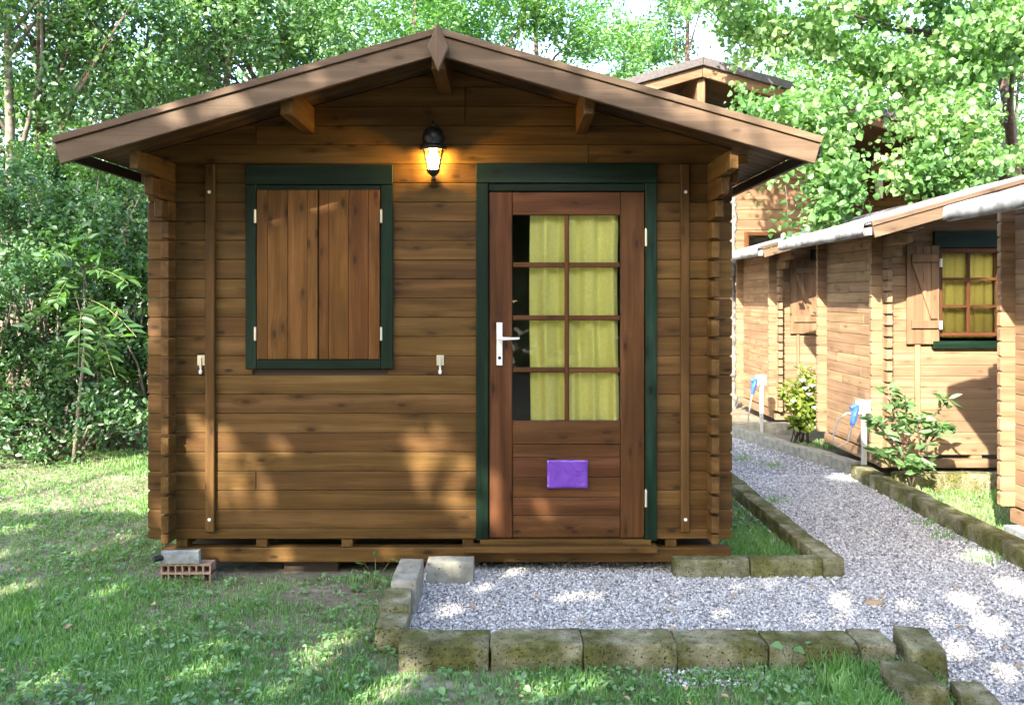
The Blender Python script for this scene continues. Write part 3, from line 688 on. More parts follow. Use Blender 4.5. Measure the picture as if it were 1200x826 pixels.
# ------------------------------------------------------------------ tall house behind the row
YH = 14.0
hx = lambda p: (p - 596) * YH / 1000
hz = lambda p: 1.5 + (350 - p) * YH / 1000
house = thing("tall_house", "two storey timber house with wide gable behind the cabin row", "house", (3.1, 16.5, 0))
HAX, HAZ, HSL = 2.86, 4.93, 0.285
def hrow(x0, x1, y, th, z0, z1, mat='tan_x'):
    k = 0; z = z0
    while z < z1:
        po = [(x0, z + 0.001), (x1, z + 0.001), (x1, z + 0.167), (x0, z + 0.167)]
        po = clip_under(clip_under(po, lambda x: HAZ - 0.20 - HSL * (x - HAX)), lambda x: HAZ - 0.20 + HSL * (x - HAX))
        if len(po) >= 3 and np.ptp(np.array(po)[:, 1]) > 0.04:
            try: obj("wall_board", prism(po, 1, y, y + th, 0.008), M[mat], house)
            except Exception: pass
        z += 0.168
hrow(-1.2, hx(957), YH, 0.06, 0.1, 5.2)
hrow(hx(965), 8.2, YH + 1.1, 0.06, 0.1, 5.2, 'log_x')  # recessed bay in the dark log colour: its shade is put into the colour
obj("corner_post", box(hx(957), hx(965), YH - 0.03, YH + 0.12, 0, 4.4, 0.01), M['log_z'], house)
obj("return_wall", box(hx(957.3), hx(964.7), YH + 0.13, YH + 1.1, 0, 4.35, 0.01), M['tan_y'], house)
for sg in (-1, 1):
    xe = HAX + sg * 5.3; t_ = lambda x: HAZ - HSL * abs(x - HAX)
    f = lambda o1, o2, y0, y1, nm, mt, xx=xe: obj(nm, prism([(HAX + sg * 0.003, t_(HAX) - o1), (xx, t_(xx) - o1), (xx, t_(xx) - o2), (HAX + sg * 0.003, t_(HAX) - o2)], 1, y0, y1, 0.005), mt, house)
    f(-0.12, 0.0, 12.52, 20, "roof_covering", M['house_felt']); f(0.003, 0.05, 12.64, 20, "roof_deck", M['soffit_x']); f(0.004, 0.16, 12.58, 12.635, "fascia", M['tan_x'])
obj("ridge_beam", box(HAX - 0.06, HAX + 0.06, 12.66, 14.0, HAZ - 0.58, HAZ - 0.055, 0.01), M['tan_z'], house)
for px_, s_ in ((6.3, 1), (0.2, 1)): obj("purlin", box(px_ - 0.06, px_ + 0.06, 12.7, 15.2, HAZ - HSL * abs(px_ - HAX) - 0.3, HAZ - HSL * abs(px_ - HAX) - 0.075, 0.01), M['tan_y'], house)
hw = obj("window_frame", box(hx(872), hx(877), YH - 0.04, YH - 0.001, 1.0, hz(272), 0.006), M['door_z'], house)
obj("frame_board", box(hx(921), hx(926), YH - 0.04, YH - 0.001, 1.0, hz(272), 0.006), M['door_z'], hw)
obj("frame_board", box(hx(877.1), hx(920.9), YH - 0.04, YH - 0.001, hz(276.5), hz(272), 0.006), M['door_x'], hw)
obj("glass_pane", box(hx(877.1), hx(920.9), YH - 0.02, YH - 0.006, 1.0, hz(276.7), 0), M['glass'], hw)
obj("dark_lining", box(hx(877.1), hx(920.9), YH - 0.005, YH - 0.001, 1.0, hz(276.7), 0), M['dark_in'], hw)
y2 = YH + 1.08
whx = lambda p: (p - 596) * y2 / 1000
whz = lambda p: 1.5 + (350 - p) * y2 / 1000
obj("wall_panel", box(whx(1025), whx(1031.5), y2 - 0.12, y2 - 0.001, whz(233), whz(205), 0.01), M['white_plastic'], house)

# ------------------------------------------------------------------ kerbs of tuff blocks
def block_mesh(L, D, H, seed, n=(10, 4, 5), rough=0.003, rad=0.005):
    r = np.random.default_rng(seed); mb = MB()
    ph = r.uniform(0, 6, (3, 3, 3)); chips = [(r.choice([-1, 1]) * L / 2, r.choice([-1, 1]) * D / 2, H, r.uniform(0.012, 0.03)) for _ in range(2 if r.uniform() < 0.4 else 0)]
    idx = {}
    def pt(i, j, k_):
        if (i, j, k_) in idx: return idx[(i, j, k_)]
        g = lambda q, m, S: 0.0 if q == 0 else S if q == m else rad + (S - 2 * rad) * (q - 1) / (m - 2)
        p = np.array([g(i, n[0], L) - L / 2, g(j, n[1], D) - D / 2, g(k_, n[2], H)])
        c = np.array([np.clip(p[0], -L / 2 + rad, L / 2 - rad), np.clip(p[1], -D / 2 + rad, D / 2 - rad), np.clip(p[2], rad, H - rad)])
        dv = p - c; l = np.linalg.norm(dv); nn = dv / l if l > 1e-9 else np.zeros(3)
        q = c + nn * rad if l > 1e-9 else p
        dis = rough * (math.sin(p[0] * 31 + ph[0, 0, 0]) * math.sin(p[1] * 37 + ph[0, 1, 0]) + 0.7 * math.sin(p[2] * 47 + p[0] * 19 + ph[1, 0, 0]) + r.normal(0, 0.45))
        q = q + nn * dis * 0.55
        for cx, cy, cz, cr in chips:
            dd = np.linalg.norm(q - np.array([cx, cy, cz]))
            if dd < cr: q = q - np.array([np.sign(cx), np.sign(cy), 1.0]) * (cr - dd) * 0.22
        mb.v.append(tuple(q)); idx[(i, j, k_)] = len(mb.v) - 1; return len(mb.v) - 1
    for i in range(n[0]):
        for j in range(n[1]):
            mb.f.append((pt(i, j, n[2]), pt(i + 1, j, n[2]), pt(i + 1, j + 1, n[2]), pt(i, j + 1, n[2])))
    for i in range(n[0]):
        for k_ in range(n[2]):
            mb.f.append((pt(i, 0, k_), pt(i + 1, 0, k_), pt(i + 1, 0, k_ + 1), pt(i, 0, k_ + 1)))
            mb.f.append((pt(i + 1, n[1], k_), pt(i, n[1], k_), pt(i, n[1], k_ + 1), pt(i + 1, n[1], k_ + 1)))
    for j in range(n[1]):
        for k_ in range(n[2]):
            mb.f.append((pt(0, j + 1, k_), pt(0, j, k_), pt(0, j, k_ + 1), pt(0, j + 1, k_ + 1)))
            mb.f.append((pt(n[0], j, k_), pt(n[0], j + 1, k_), pt(n[0], j + 1, k_ + 1), pt(n[0], j, k_ + 1)))
    return mb
bseed = [100]
def block(root, x, y, L, D, top, rz=0.0, mat='tuff', name="block", bury=0.08, tilt=(0, 0), fine=True):
    """one block; x, y its centre, top the height of its upper face above the ground"""
    bseed[0] += 1
    mb = block_mesh(L, D, top + bury, bseed[0], (14, 5, 6) if fine else (6, 3, 3))
    o = obj(name, mb, M[mat], None, True, origin=(0, 0, 0))
    o.rotation_euler = (tilt[0], tilt[1], rz)
    if root: o.parent = root; o.location = Vector((x, y, -bury)) - world_loc(root)
    else: o.location = (x, y, -bury)
    return o
kf = thing("stone_kerb", "front kerb of mossy tuff blocks between the lawn and the gravel", "kerb", (0.5, 3.52, 0))
for a, b in ((467, 573.5), (575, 683), (684, 793), (794, 900), (902, 1008), (1010, 1051)):
    x0, x1 = (a - 596) * 3.43 / 1000, (b - 596) * 3.43 / 1000
    block(kf, (x0 + x1) / 2, 3.515 + random.uniform(-0.006, 0.006), x1 - x0, 0.17, 0.108 + random.uniform(-0.004, 0.006), random.uniform(-0.012, 0.012))
block(kf, 1.662, 3.45, 0.30, 0.13, 0.125, math.radians(79), tilt=(0.0, 0.03))
tag(block(None, 1.502, 3.17, 0.25, 0.145, 0.105, math.radians(89), name="tuff_block", tilt=(0.03, 0.05)), "chipped tuff block lying loose just left of the gravel in the foreground", "block")
tag(block(None, 1.672, 3.01, 0.32, 0.115, 0.085, math.radians(81), name="tuff_block", tilt=(0.0, 0.02)), "low tuff block at the bottom edge, sunk beside the gravel", "block")
kl = thing("stone_kerb", "short left kerb of stepped tuff blocks running to the cabin wall", "kerb", (-0.5, 4.0, 0))
block(kl, -0.497, 4.215, 0.36, 0.12, 0.165, math.radians(90), mat='tuff_pale')
block(kl, -0.512, 3.905, 0.25, 0.125, 0.135, math.radians(92)); block(kl, -0.503, 3.695, 0.17, 0.125, 0.110, math.radians(88))
tag(block(None, -0.305, 4.50, 0.245, 0.11, 0.128, 0.01, mat='tuff_pale', name="tuff_block"), "pale pitted tuff block by the cabin beam, beside the short left kerb", "block")
kr = thing("stone_kerb", "mossy kerb fencing the small grass strip right of the cabin", "kerb", (1.7, 5.8, 0))
for x0, x1 in ((0.885, 1.288), (1.294, 1.672)): block(kr, (x0 + x1) / 2, 4.60, x1 - x0, 0.10, 0.105, 0)
y = 4.55
while y < 8.0: block(kr, 1.735 + random.uniform(-0.008, 0.008), y + 0.185, 0.365, 0.115, 0.108 + random.uniform(-0.006, 0.006), math.radians(90) + random.uniform(-0.02, 0.02)); y += 0.37
kp = thing("stone_kerb", "long kerb of tuff blocks along the right side of the gravel path", "kerb", (2.9, 5.5, 0))
y = 3.4
while y < 7.0: block(kp, 2.90 + random.uniform(-0.01, 0.01) - 0.004 * (7 - y), y + 0.185, 0.365, 0.13, 0.118 + random.uniform(-0.01, 0.008), math.radians(90) + random.uniform(-0.03, 0.03)); y += 0.37
kq = thing("stone_kerb", "cross kerb in front of the middle row cabin behind the shrub", "kerb", (3.5, 6.66, 0))
x = 2.99
while x < 4.6: block(kq, x + 0.19, 6.66, 0.365, 0.12, 0.15 + random.uniform(-0.008, 0.008), random.uniform(-0.02, 0.02)); x += 0.37
kk = thing("stone_kerb", "far pale kerb slanting along the sunny end of the gravel path", "kerb", (2.7, 8.2, 0))
p0, p1 = np.array([2.96, 7.25]), np.array([2.45, 9.25]); L_ = np.linalg.norm(p1 - p0); u_ = (p1 - p0) / L_; q = 0.0
while q < L_ - 0.1: c_ = p0 + u_ * (q + 0.185); block(kk, c_[0], c_[1], 0.365, 0.12, 0.11 + random.uniform(-0.01, 0.01), math.atan2(u_[1], u_[0]) + random.uniform(-0.03, 0.03), mat='tuff_pale', fine=False); q += 0.37
kz = thing("stone_kerb", "farthest kerb crossing in front of the last row cabin", "kerb", (2.9, 9.55, 0))
x = 2.45
while x < 3.2: block(kz, x + 0.19, 9.5, 0.365, 0.12, 0.12, random.uniform(-0.02, 0.02), mat='tuff_pale', fine=False); x += 0.37

# ------------------------------------------------------------------ electric hook-up posts
def hookup(label, x, y, h, loop):
    t = thing("hookup_post", label, "power post", (x, y, 0), "electric hook-up posts by the row cabins")
    obj("post", box(x - 0.019, x + 0.019, y - 0.019, y + 0.019, -0.02, h - 0.05, 0.004), M['post_grey'], t)
    obj("socket_box", box(x - 0.060, x + 0.045, y - 0.04, y + 0.04, h - 0.06, h + 0.055, 0.012), M['white_plastic'], t)
    obj("plug", tube([(x - 0.060, y - 0.02, h + 0.01), (x - 0.080, y - 0.03, h - 0.01), (x - 0.095, y - 0.035, h - 0.07), (x - 0.112, y - 0.035, h - 0.15)], [0.022, 0.030, 0.028, 0.020], 10), M['blue_plastic'], t)
    obj("plug_cover", tube([(x - 0.07, y - 0.03, h + 0.015), (x - 0.125, y - 0.035, h - 0.012)], [0.024, 0.020], 10), M['blue_plastic'], t)
    pts = [(x - 0.112, y - 0.035, h - 0.145)] + ([(x - 0.15, y - 0.03, h - 0.30), (x - 0.23, y - 0.02, h - 0.33), (x - 0.26, y + 0.0, h - 0.26), (x - 0.21, y + 0.03, h - 0.12), (x - 0.13, y + 0.04, h - 0.06), (x - 0.06, y + 0.03, h - 0.06)] if loop else [(x - 0.15, y - 0.02, h - 0.4), (x - 0.14, y + 0.02, 0.05)])
    obj("cable", tube(pts, 0.008, 6), M['cable'], t)
hookup("white hook-up post with blue plug and looped cable by the middle cabin", 2.965, 7.12, 0.60, True)
hookup("white hook-up post with blue plug by the farthest cabin wall", 2.80, 9.45, 0.60, False)
# lumpy pale pole
lp = MB(); pts = []; rad = []
for i in range(60):
    z = -0.05 + 2.93 * i / 59; pts.append((3.07 + 0.01 * math.sin(i * 0.5), 11.65 + 0.01 * math.cos(i * 0.7), z)); rad.append(0.042 + 0.012 * math.sin(i * 1.9) + random.uniform(-0.008, 0.012))
tag(obj("old_pole", tube(pts, rad, 9, lp), M['lichen'], None, True), "lumpy whitish pole standing behind the farthest row cabin", "pole")

# ------------------------------------------------------------------ wooden fence behind the shrubs
fe = thing("slat_fence", "weathered upright slat fence half hidden behind the left shrubs", "fence", (-4.5, 9.6, 0))
f0 = None
for i in range(52):
    x = -7.6 + i * 0.115; h = 1.32 + random.uniform(-0.03, 0.03)
    obj("slat", prism([(x, 0.03), (x + 0.085, 0.03), (x + 0.085, h - 0.04), (x + 0.0425, h), (x, h - 0.04)], 1, 9.58, 9.60, 0.003), M['fence_w'], fe)
for z in (0.35, 1.0): obj("rail", box(-7.65, -1.6, 9.602, 9.64, z, z + 0.08), M['fence_w'], fe)

# ------------------------------------------------------------------ foliage
def unit(a): return a / (np.linalg.norm(a, axis=1, keepdims=True) + 1e-9)
def leaves(C, size, up=0.5, ratio=0.6, r=rng, jit=0.5, axis=None, tone=None):
    """one folded, pointed leaf of 6 vertices (2 quads) per centre"""
    n = len(C); Nn = unit(r.normal(0, 1, (n, 3)) + np.array([0, 0, up * 2.0])); A = unit(r.normal(0, 1, (n, 3))) if axis is None else axis
    A = unit(A - Nn * np.sum(A * Nn, 1, keepdims=True)); B = np.cross(Nn, A)
    s = (size * (1 + r.uniform(-jit, jit, n)))[:, None]; wd = s * ratio * 0.5
    v0 = C - A * s * 0.5; v1 = C + A * s * 0.5 - Nn * s * 0.10
    fold = Nn * wd * 0.35
    a1 = C - A * s * 0.18 + B * wd + fold; a2 = C + A * s * 0.15 + B * wd * 0.85 + fold
    b1 = C - A * s * 0.18 - B * wd + fold; b2 = C + A * s * 0.15 - B * wd * 0.85 + fold
    V = np.stack([v0, a1, a2, v1, b2, b1], 1).reshape(-1, 3); i = np.arange(n)[:, None] * 6
    F = np.concatenate([i + np.array([[0, 3, 2, 1]]), i + np.array([[0, 5, 4, 3]])], 1).reshape(-1, 4)
    t = (r.uniform(0, 1, n) * 0.7 + r.uniform(0, 0.3)) if tone is None else np.clip(tone + r.normal(0, 0.13, n), 0, 1)
    return V, F, np.repeat(t, 2)
def in_blobs(blobs, n, r, shell=0.55):
    """n points spread over ellipsoid clumps (x, y, z, radius), denser to the outside"""
    B = np.array(blobs); wgt = B[:, 3] ** 2.2; ch = r.choice(len(B), n, p=wgt / wgt.sum())
    d = unit(r.normal(0, 1, (n, 3))); rad = (shell + (1 - shell) * r.uniform(0, 1, n) ** 0.6) * B[ch, 3] * (1 + 0.25 * r.normal(0, 1, n).clip(-1.5, 1.5))
    pts = B[ch, :3] + d * rad[:, None] * np.array([1, 1, 0.8]); return pts, ch
def cluster(pts, ch, k, spread, r):
    """turn each twig point into k leaves round it"""
    P_ = np.repeat(pts, k, 0) + r.normal(0, spread, (len(pts) * k, 3)); return P_, np.repeat(ch, k)
def crown_blobs(c, rx, ry, rz, n, rb, r):
    d = unit(r.normal(0, 1, (n, 3))) * (r.uniform(0.1, 1, n) ** 0.5)[:, None] * np.array([rx, ry, rz]); return [(c[0] + p[0], c[1] + p[1], c[2] + p[2], rb * r.uniform(0.65, 1.3)) for p in d]
def make_tree(name, label, cat, base, top, blobs, n_twig, k, size, mat, bark, tr=0.10, lean=(0, 0), group=None, up=0.4, ratio=0.6, n_limb=9, seed=1, spread=0.09, keep=None, trunk_pts=None, shell=0.5):
    r = np.random.default_rng(seed); rr = random.Random(seed)
    t = thing(name, label, cat, (base[0], base[1], 0), group)
    if trunk_pts is None:
        m_ = 9; trunk_pts = []
        for i in range(m_):
            f = i / (m_ - 1); trunk_pts.append((base[0] + lean[0] * f + 0.06 * math.sin(3 * f + seed), base[1] + lean[1] * f + 0.06 * math.cos(2.3 * f + seed), -0.05 + top * f))
    m_ = len(trunk_pts)
    obj("trunk", tube(trunk_pts, [tr * (1 - 0.75 * i / (m_ - 1)) * (1.25 if i == 0 else 1) for i in range(m_)], 9), bark, t, True)
    B = sorted(blobs, key=lambda b: -b[3])[:n_limb]; mb = MB()
    for b in B:
        f = rr.uniform(0.35, 0.95); i = f * (m_ - 1); a = Vector(trunk_pts[int(i)]).lerp(Vector(trunk_pts[min(int(i) + 1, m_ - 1)]), i % 1)
        e = Vector(b[:3]); r0 = tr * (1 - 0.75 * f) * 0.6
        m1 = a.lerp(e, 0.35) + Vector((rr.uniform(-.15, .15), rr.uniform(-.15, .15), 0.15)); m2 = a.lerp(e, 0.7) + Vector((rr.uniform(-.15, .15), rr.uniform(-.15, .15), 0.12))
        tube([a, m1, m2, e], [r0, r0 * 0.75, r0 * 0.5, r0 * 0.2], 6, mb)
        for _ in range(3):
            s0 = m1.lerp(e, rr.uniform(0.2, 0.9)); s1 = s0 + Vector((rr.uniform(-1, 1), rr.uniform(-1, 1), rr.uniform(-.3, 1))) * b[3]
            tube([s0, s0.lerp(s1, 0.5) + Vector((0, 0, 0.05)), s1], [r0 * 0.35, r0 * 0.22, r0 * 0.1], 5, mb)
    o = obj("limbs", mb, bark, t, True); o['kind'] = 'stuff'
    pts, ch = in_blobs(blobs, n_twig, r, shell); pts, ch = cluster(pts, ch, k, spread, r)
    if keep is not None: q = keep(pts); pts, ch = pts[q], ch[q]
    tn = r.uniform(0.2, 0.8, len(blobs))[ch]
    V, F, T = leaves(pts, size, up, ratio, r, tone=tn)
    o = arr_mesh("crown", V, F, T, mat, t, origin=(base[0], base[1], 2.0)); o['kind'] = 'stuff'
    return t

# --- sunlit gaps: lines through the canopy towards the sun
GAPS = []
def gap(px, py, d, rpx): GAPS.append((np.array(P(px, py, d)), rpx * d / 1000))
def gapg(px, py, rpx): d = 1500 / (py - 350); GAPS.append((np.array(P(px, py, d)), rpx * d / 1000))
for px, py, r_ in ((228, 498, 7), (244, 560, 9), (262, 505, 7), (312, 575, 8), (278, 590, 10), (476, 512, 7), (515, 560, 8), (236, 505, 9), (239, 525, 9), (241, 545, 8), (270, 520, 8), (275, 565, 14), (290, 545, 10), (297, 590, 12), (322, 520, 7), (268, 598, 8), (335, 530, 5),
                   (484, 518, 9), (492, 535, 11), (498, 556, 12), (505, 580, 12), (520, 508, 9), (534, 522, 12), (541, 545, 9), (536, 590, 11), (546, 612, 8), (580, 560, 6), (582, 585, 8), (583, 610, 7), (634, 592, 8), (641, 602, 6),
                   (186, 370, 7), (178, 395, 6), (186, 470, 6), (196, 520, 7), (205, 640, 8), (186, 600, 6), (330, 648, 12), (262, 650, 8), (455, 650, 8)):
    gap(px, py, YF, r_ * 1.05)
for px, py, r_ in ((204, 133, 8), (208, 148, 9), (196, 143, 7), (245, 135, 6), (270, 118, 10), (282, 128, 10), (263, 130, 8), (370, 92, 7), (377, 104, 7), (480, 72, 6), (600, 60, 7), (655, 75, 10), (700, 95, 9), (740, 105, 10), (790, 122, 12), (815, 130, 10), (850, 140, 14), (875, 152, 12), (905, 165, 14), (930, 172, 12), (950, 178, 12)):
    gap(px, py - (5 if px < 500 else 1), YR, r_ * (0.72 if px < 500 else 0.85))
for px, py, r_ in ((548, 676, 16), (610, 672, 14), (570, 690, 12), (700, 700, 16), (660, 702, 10), (530, 718, 18), (500, 712, 10), (580, 726, 10), (760, 690, 10), (865, 690, 18), (905, 684, 12), (845, 722, 14), (985, 705, 18), (1040, 690, 14), (1000, 722, 12), (1130, 705, 24), (1160, 735, 24), (1185, 690, 20), (1120, 760, 22), (1100, 730, 14), (1180, 790, 22), (1060, 712, 10), (950, 728, 12), (800, 730, 8), (1150, 655, 14), (1195, 640, 16),
                   (535, 668, 8), (515, 672, 6), (40, 590, 20), (100, 597, 18), (150, 592, 14), (20, 620, 14), (150, 630, 10), (140, 690, 14), (15, 690, 22), (30, 720, 12), (120, 700, 9), (380, 760, 20), (410, 745, 14), (370, 780, 14), (480, 790, 14), (455, 812, 22), (240, 790, 14), (255, 760, 9), (60, 800, 12), (330, 812, 12), (640, 810, 16), (700, 800, 12), (820, 815, 14), (600, 800, 8), (940, 800, 12), (1000, 806, 14), (170, 745, 9), (90, 650, 8), (5, 650, 10)):
    gapg(px, py, r_ * (0.52 if px > 495 and py < 800 else 0.85))
def sun_keep(pts):
    keep = np.ones(len(pts), bool)
    for g, r_ in GAPS:
        v = pts - g; d_ = v - (v @ -SUN)[:, None] * -SUN; keep &= np.einsum('ij,ij->i', d_, d_) > (r_ + 0.055) ** 2
    f = pts[:, 2] / -SUN[2]; ex, ey = pts[:, 0] + SUN[0] * f, pts[:, 1] + SUN[1] * f     # where its shadow would meet the ground
    keep &= ~((ex > 3.02) | ((ey > 6.9) & (ex > 2.66)) | ((ey > 8.15) & (ex > -1.0)))
    keep &= ~((ey > 5.9) & (ey < 8.1) & (ex < -2.15 + (ey - 4.65) * 0.528))
    return keep & (pts[:, 1] < -0.4)
r = np.random.default_rng(5)
tg = []
for _ in range(70): tg.append((r.uniform(-2.4, 1.7), 4.4, r.uniform(0.0, 2.8)))
for _ in range(95): tg.append((r.uniform(-4.6, 2.75), r.uniform(2.6, 6.0), 0))
blob_all = [tuple(np.array(t_) - SUN * r.uniform(7.2, 10.6)) + (r.uniform(0.45, 0.75),) for t_ in tg]
for _ in range(14): blob_all.append(tuple(np.array((r.uniform(-6.8, -1.6), 8.6, r.uniform(0.3, 5.2))) - SUN * r.uniform(13.2, 15.0)) + (r.uniform(0.4, 0.8),))
blob_all = [b for b in blob_all if b[1] < -1.0]
cents = [(-5.6, -3.2), (-2.2, -3.6), (-7.4, -2.2)]
parts_ = [[], [], []]
for b in blob_all: parts_[min(range(3), key=lambda i: (b[0] - cents[i][0]) ** 2 + (b[1] - cents[i][1]) ** 2)].append(b)
for i, (b_, lab) in enumerate(zip(parts_, ("broad leafy tree behind the viewer shading the cabin door", "leafy tree behind the viewer shading the gravel forecourt", "leafy tree behind the viewer shading the left lawn"))):
    if b_: make_tree("shade_tree", lab, "tree", cents[i], 6.0, b_, int(170 * len(b_)), 3, 0.15, M['leaf_mid'], M['bark'], 0.16, group="trees behind the viewer", seed=40 + i, spread=0.12, keep=sun_keep, shell=0.2, ratio=0.7)

for i, (x, y, zc, lab) in enumerate(((-10.5, -8, 3.0, "broad tree far behind the viewer on the left"), (-5.5, -12, 3.6, "round tree far behind the viewer, left of centre"), (-0.5, -11, 3.4, "round tree straight behind the viewer"), (4.5, -10, 3.4, "broad tree behind the viewer on the right"), (9.5, -6, 3.2, "broad tree at the far right behind the viewer"), (1.9, -8.6, 2.0, "low dense tree close behind the viewer, reflected in the door"))):
    r_ = np.random.default_rng(140 + i); make_tree("garden_tree", lab, "tree", (x, y), 6.5, crown_blobs((x, y, zc + 0.6), 3.0, 1.5, 3.6, 54, 1.0, r_), 3600, 2, 0.32, M['leaf_mid'], M['bark'], 0.16, seed=140 + i, group="trees behind the viewer", spread=0.2)
# --- trees and shrubs behind
def T(name, label, cat, px, d, ztop, n_b, rx, ry, rz, cz, rb, n_twig, k, size, mat, seed, bark='bark', tr=0.08, lean=(0, 0), group=None, **kw):
    x = (px - 596) * d / 1000; r_ = np.random.default_rng(seed)
    return make_tree(name, label, cat, (x, d), ztop, crown_blobs((x + lean[0] * 0.7, d + lean[1] * 0.7, cz), rx, ry, rz, int(n_b * 1.25), rb * 0.62, r_), int(n_twig * 0.8), k * 2, size * 0.74, M[mat], M[bark], tr, lean, group, seed=seed, **kw)
GT = "trees along the back of the garden"
T("garden_tree", "slender tree with a pale trunk at the far left edge", "tree", 8, 9.8, 6.5, 26, 1.5, 1.0, 1.9, 5.0, 0.55, 1500, 4, 0.085, 'leaf_mid', 1, 'bark_pale', 0.085, (0.05, 0), GT)
T("garden_tree", "dark trunked tree second from the left edge", "tree", 52, 10.2, 6.5, 34, 1.7, 1.0, 1.7, 4.9, 0.55, 1500, 4, 0.085, 'leaf_dark', 2, 'bark', 0.10, (0.05, 0), GT)
T("garden_tree", "thin multi branched tree with sky showing through left of the roof", "tree", 132, 11.0, 6.0, 26, 1.6, 1.0, 1.7, 4.9, 0.5, 1300, 4, 0.085, 'leaf_mid', 3, 'bark', 0.06, (0.6, 0), GT)
T("garden_tree", "leafy tree rising behind the left slope of the cabin roof", "tree", 235, 12.0, 6.5, 34, 2.0, 1.2, 1.9, 5.3, 0.6, 1500, 4, 0.09, 'leaf_mid', 4, 'bark', 0.10, (0.5, 0), GT)
T("garden_tree", "airy tree with forked dark branches behind the left roof slope", "tree", 300, 12.5, 7.0, 26, 1.9, 1.2, 1.7, 5.9, 0.6, 1500, 4, 0.10, 'leaf_mid', 5, 'bark', 0.08, (0.4, 0), GT)
T("garden_tree", "bright green tree with feathery leaves above the roof ridge", "tree", 470, 13.5, 7.0, 34, 2.4, 1.4, 1.6, 5.9, 0.65, 1700, 5, 0.12, 'leaf_bright', 6, 'bark', 0.10, (0.2, 0), GT, ratio=0.4, up=0.7)
T("garden_tree", "sunny feathery tree right of the roof ridge", "tree", 640, 14.5, 7.0, 34, 2.3, 1.4, 1.7, 5.8, 0.65, 1600, 5, 0.12, 'leaf_bright', 7, 'bark', 0.10, (-0.2, 0), GT, ratio=0.4, up=0.7)
T("garden_tree", "rounded leafy tree behind the right roof slope beside the tall house", "tree", 735, 17.5, 6.5, 34, 2.1, 1.4, 1.8, 5.2, 0.6, 2600, 4, 0.11, 'leaf_bright', 8, 'bark', 0.11, (0, 0), GT)
T("garden_tree", "tree with dark branches and much sky above the tall house ridge", "tree", 800, 21.0, 9.5, 26, 2.4, 1.5, 2.2, 7.6, 0.7, 1300, 4, 0.12, 'leaf_mid', 9, 'bark', 0.13, (0.2, 0), GT)
T("garden_tree", "tall tree behind the right end of the tall house", "tree", 1010, 23.0, 9.5, 40, 4.0, 1.5, 2.2, 7.6, 0.8, 2000, 4, 0.13, 'leaf_bright', 10, 'bark', 0.13, (0, 0), GT)
T("garden_tree", "dense far tree filling the sky left of the ridge", "tree", 390, 17.0, 8.0, 34, 3.2, 1.6, 2.3, 6.7, 0.8, 1700, 4, 0.12, 'leaf_bright', 11, 'bark', 0.12, (0, 0), GT)
T("garden_tree", "dense far tree in deep shade behind the left shrubs", "tree", 40, 14.5, 7.0, 44, 3.3, 1.5, 2.6, 3.6, 0.75, 3200, 4, 0.11, 'leaf_dark', 12, 'bark', 0.12, (0, 0), GT)
T("garden_tree", "dark far tree close behind the left end of the cabin roof", "tree", 205, 15.5, 6.0, 36, 2.6, 1.5, 1.6, 3.2, 0.75, 2000, 4, 0.11, 'leaf_dark', 13, 'bark', 0.11, (0, 0), GT)
T("garden_tree", "leafy tree filling the right edge behind the poplar trunk", "tree", 1185, 16.5, 7.0, 40, 2.3, 1.4, 2.6, 4.8, 0.7, 2400, 4, 0.12, 'leaf_bright', 14, 'bark', 0.11, (0, 0), GT)
GS = "shrubs at the back left of the lawn"
def shrub(label, px, d, h, rx, n_b, n_twig, size, mat, seed, low=0.25, k=4):
    x = (px - 596) * d / 1000; r_ = np.random.default_rng(seed); rr = random.Random(seed)
    t = thing("garden_shrub", label, "shrub", (x, d, 0), GS)
    bl = [(x + r_.normal(0, rx * 0.55), d + r_.normal(0, 0.35), low + (h - low) * r_.uniform(0, 1) ** 0.85, r_.uniform(0.16, 0.30)) for _ in range(int(n_b * 1.6))]
    mb = MB()
    for b in bl[::2]:
        a = Vector((x + rr.uniform(-.3, .3), d + rr.uniform(-.1, .15), -0.03)); e = Vector(b[:3])
        tube([a, a.lerp(e, 0.5) + Vector((rr.uniform(-.1, .1), 0, 0.15)), e], [0.018, 0.012, 0.004], 5, mb)
    o = obj("stems", mb, M['bark_pale'], t, True); o['kind'] = 'stuff'
    pts, ch = in_blobs(bl, n_twig // 2, r_, 0.3); pts, ch = cluster(pts, ch, k * 2, 0.042, r_); q = pts[:, 2] > 0.03; pts, ch = pts[q], ch[q]
    V, F, Tn = leaves(pts, size, 0.55, 0.6, r_, tone=r_.uniform(0.1, 0.8, len(bl))[ch])
    o = arr_mesh("foliage", V, F, Tn, M[mat], t, origin=(x, d, h / 2)); o['kind'] = 'stuff'
shrub("leafy shrub at the left edge of the lawn, lowest to the ground", 15, 8.3, 2.7, 0.9, 34, 3000, 0.051, 'leaf_dark', 21)
shrub("small leaved shrub between the left edge shrub and the pinnate sapling", 70, 8.6, 2.6, 0.8, 30, 2250, 0.047, 'leaf_dark', 22, 0.5)
shrub("shrub growing close to the left corner of the cabin", 150, 8.5, 2.2, 0.6, 24, 1650, 0.051, 'leaf_mid', 23, 0.6)
shrub("tall pale green shrub against the fence behind the others", 95, 9.3, 3.2, 1.0, 30, 2250, 0.051, 'leaf_mid', 24, 1.4)
shrub("dark shrub half hidden behind the left cabin wall", 215, 9.2, 3.0, 0.9, 30, 2250, 0.051, 'leaf_dark', 25, 0.4)
shrub("low leafy undergrowth clump at the foot of the left shrubs", 55, 8.0, 0.6, 0.8, 22, 1050, 0.047, 'leaf_dark', 26, 0.05)

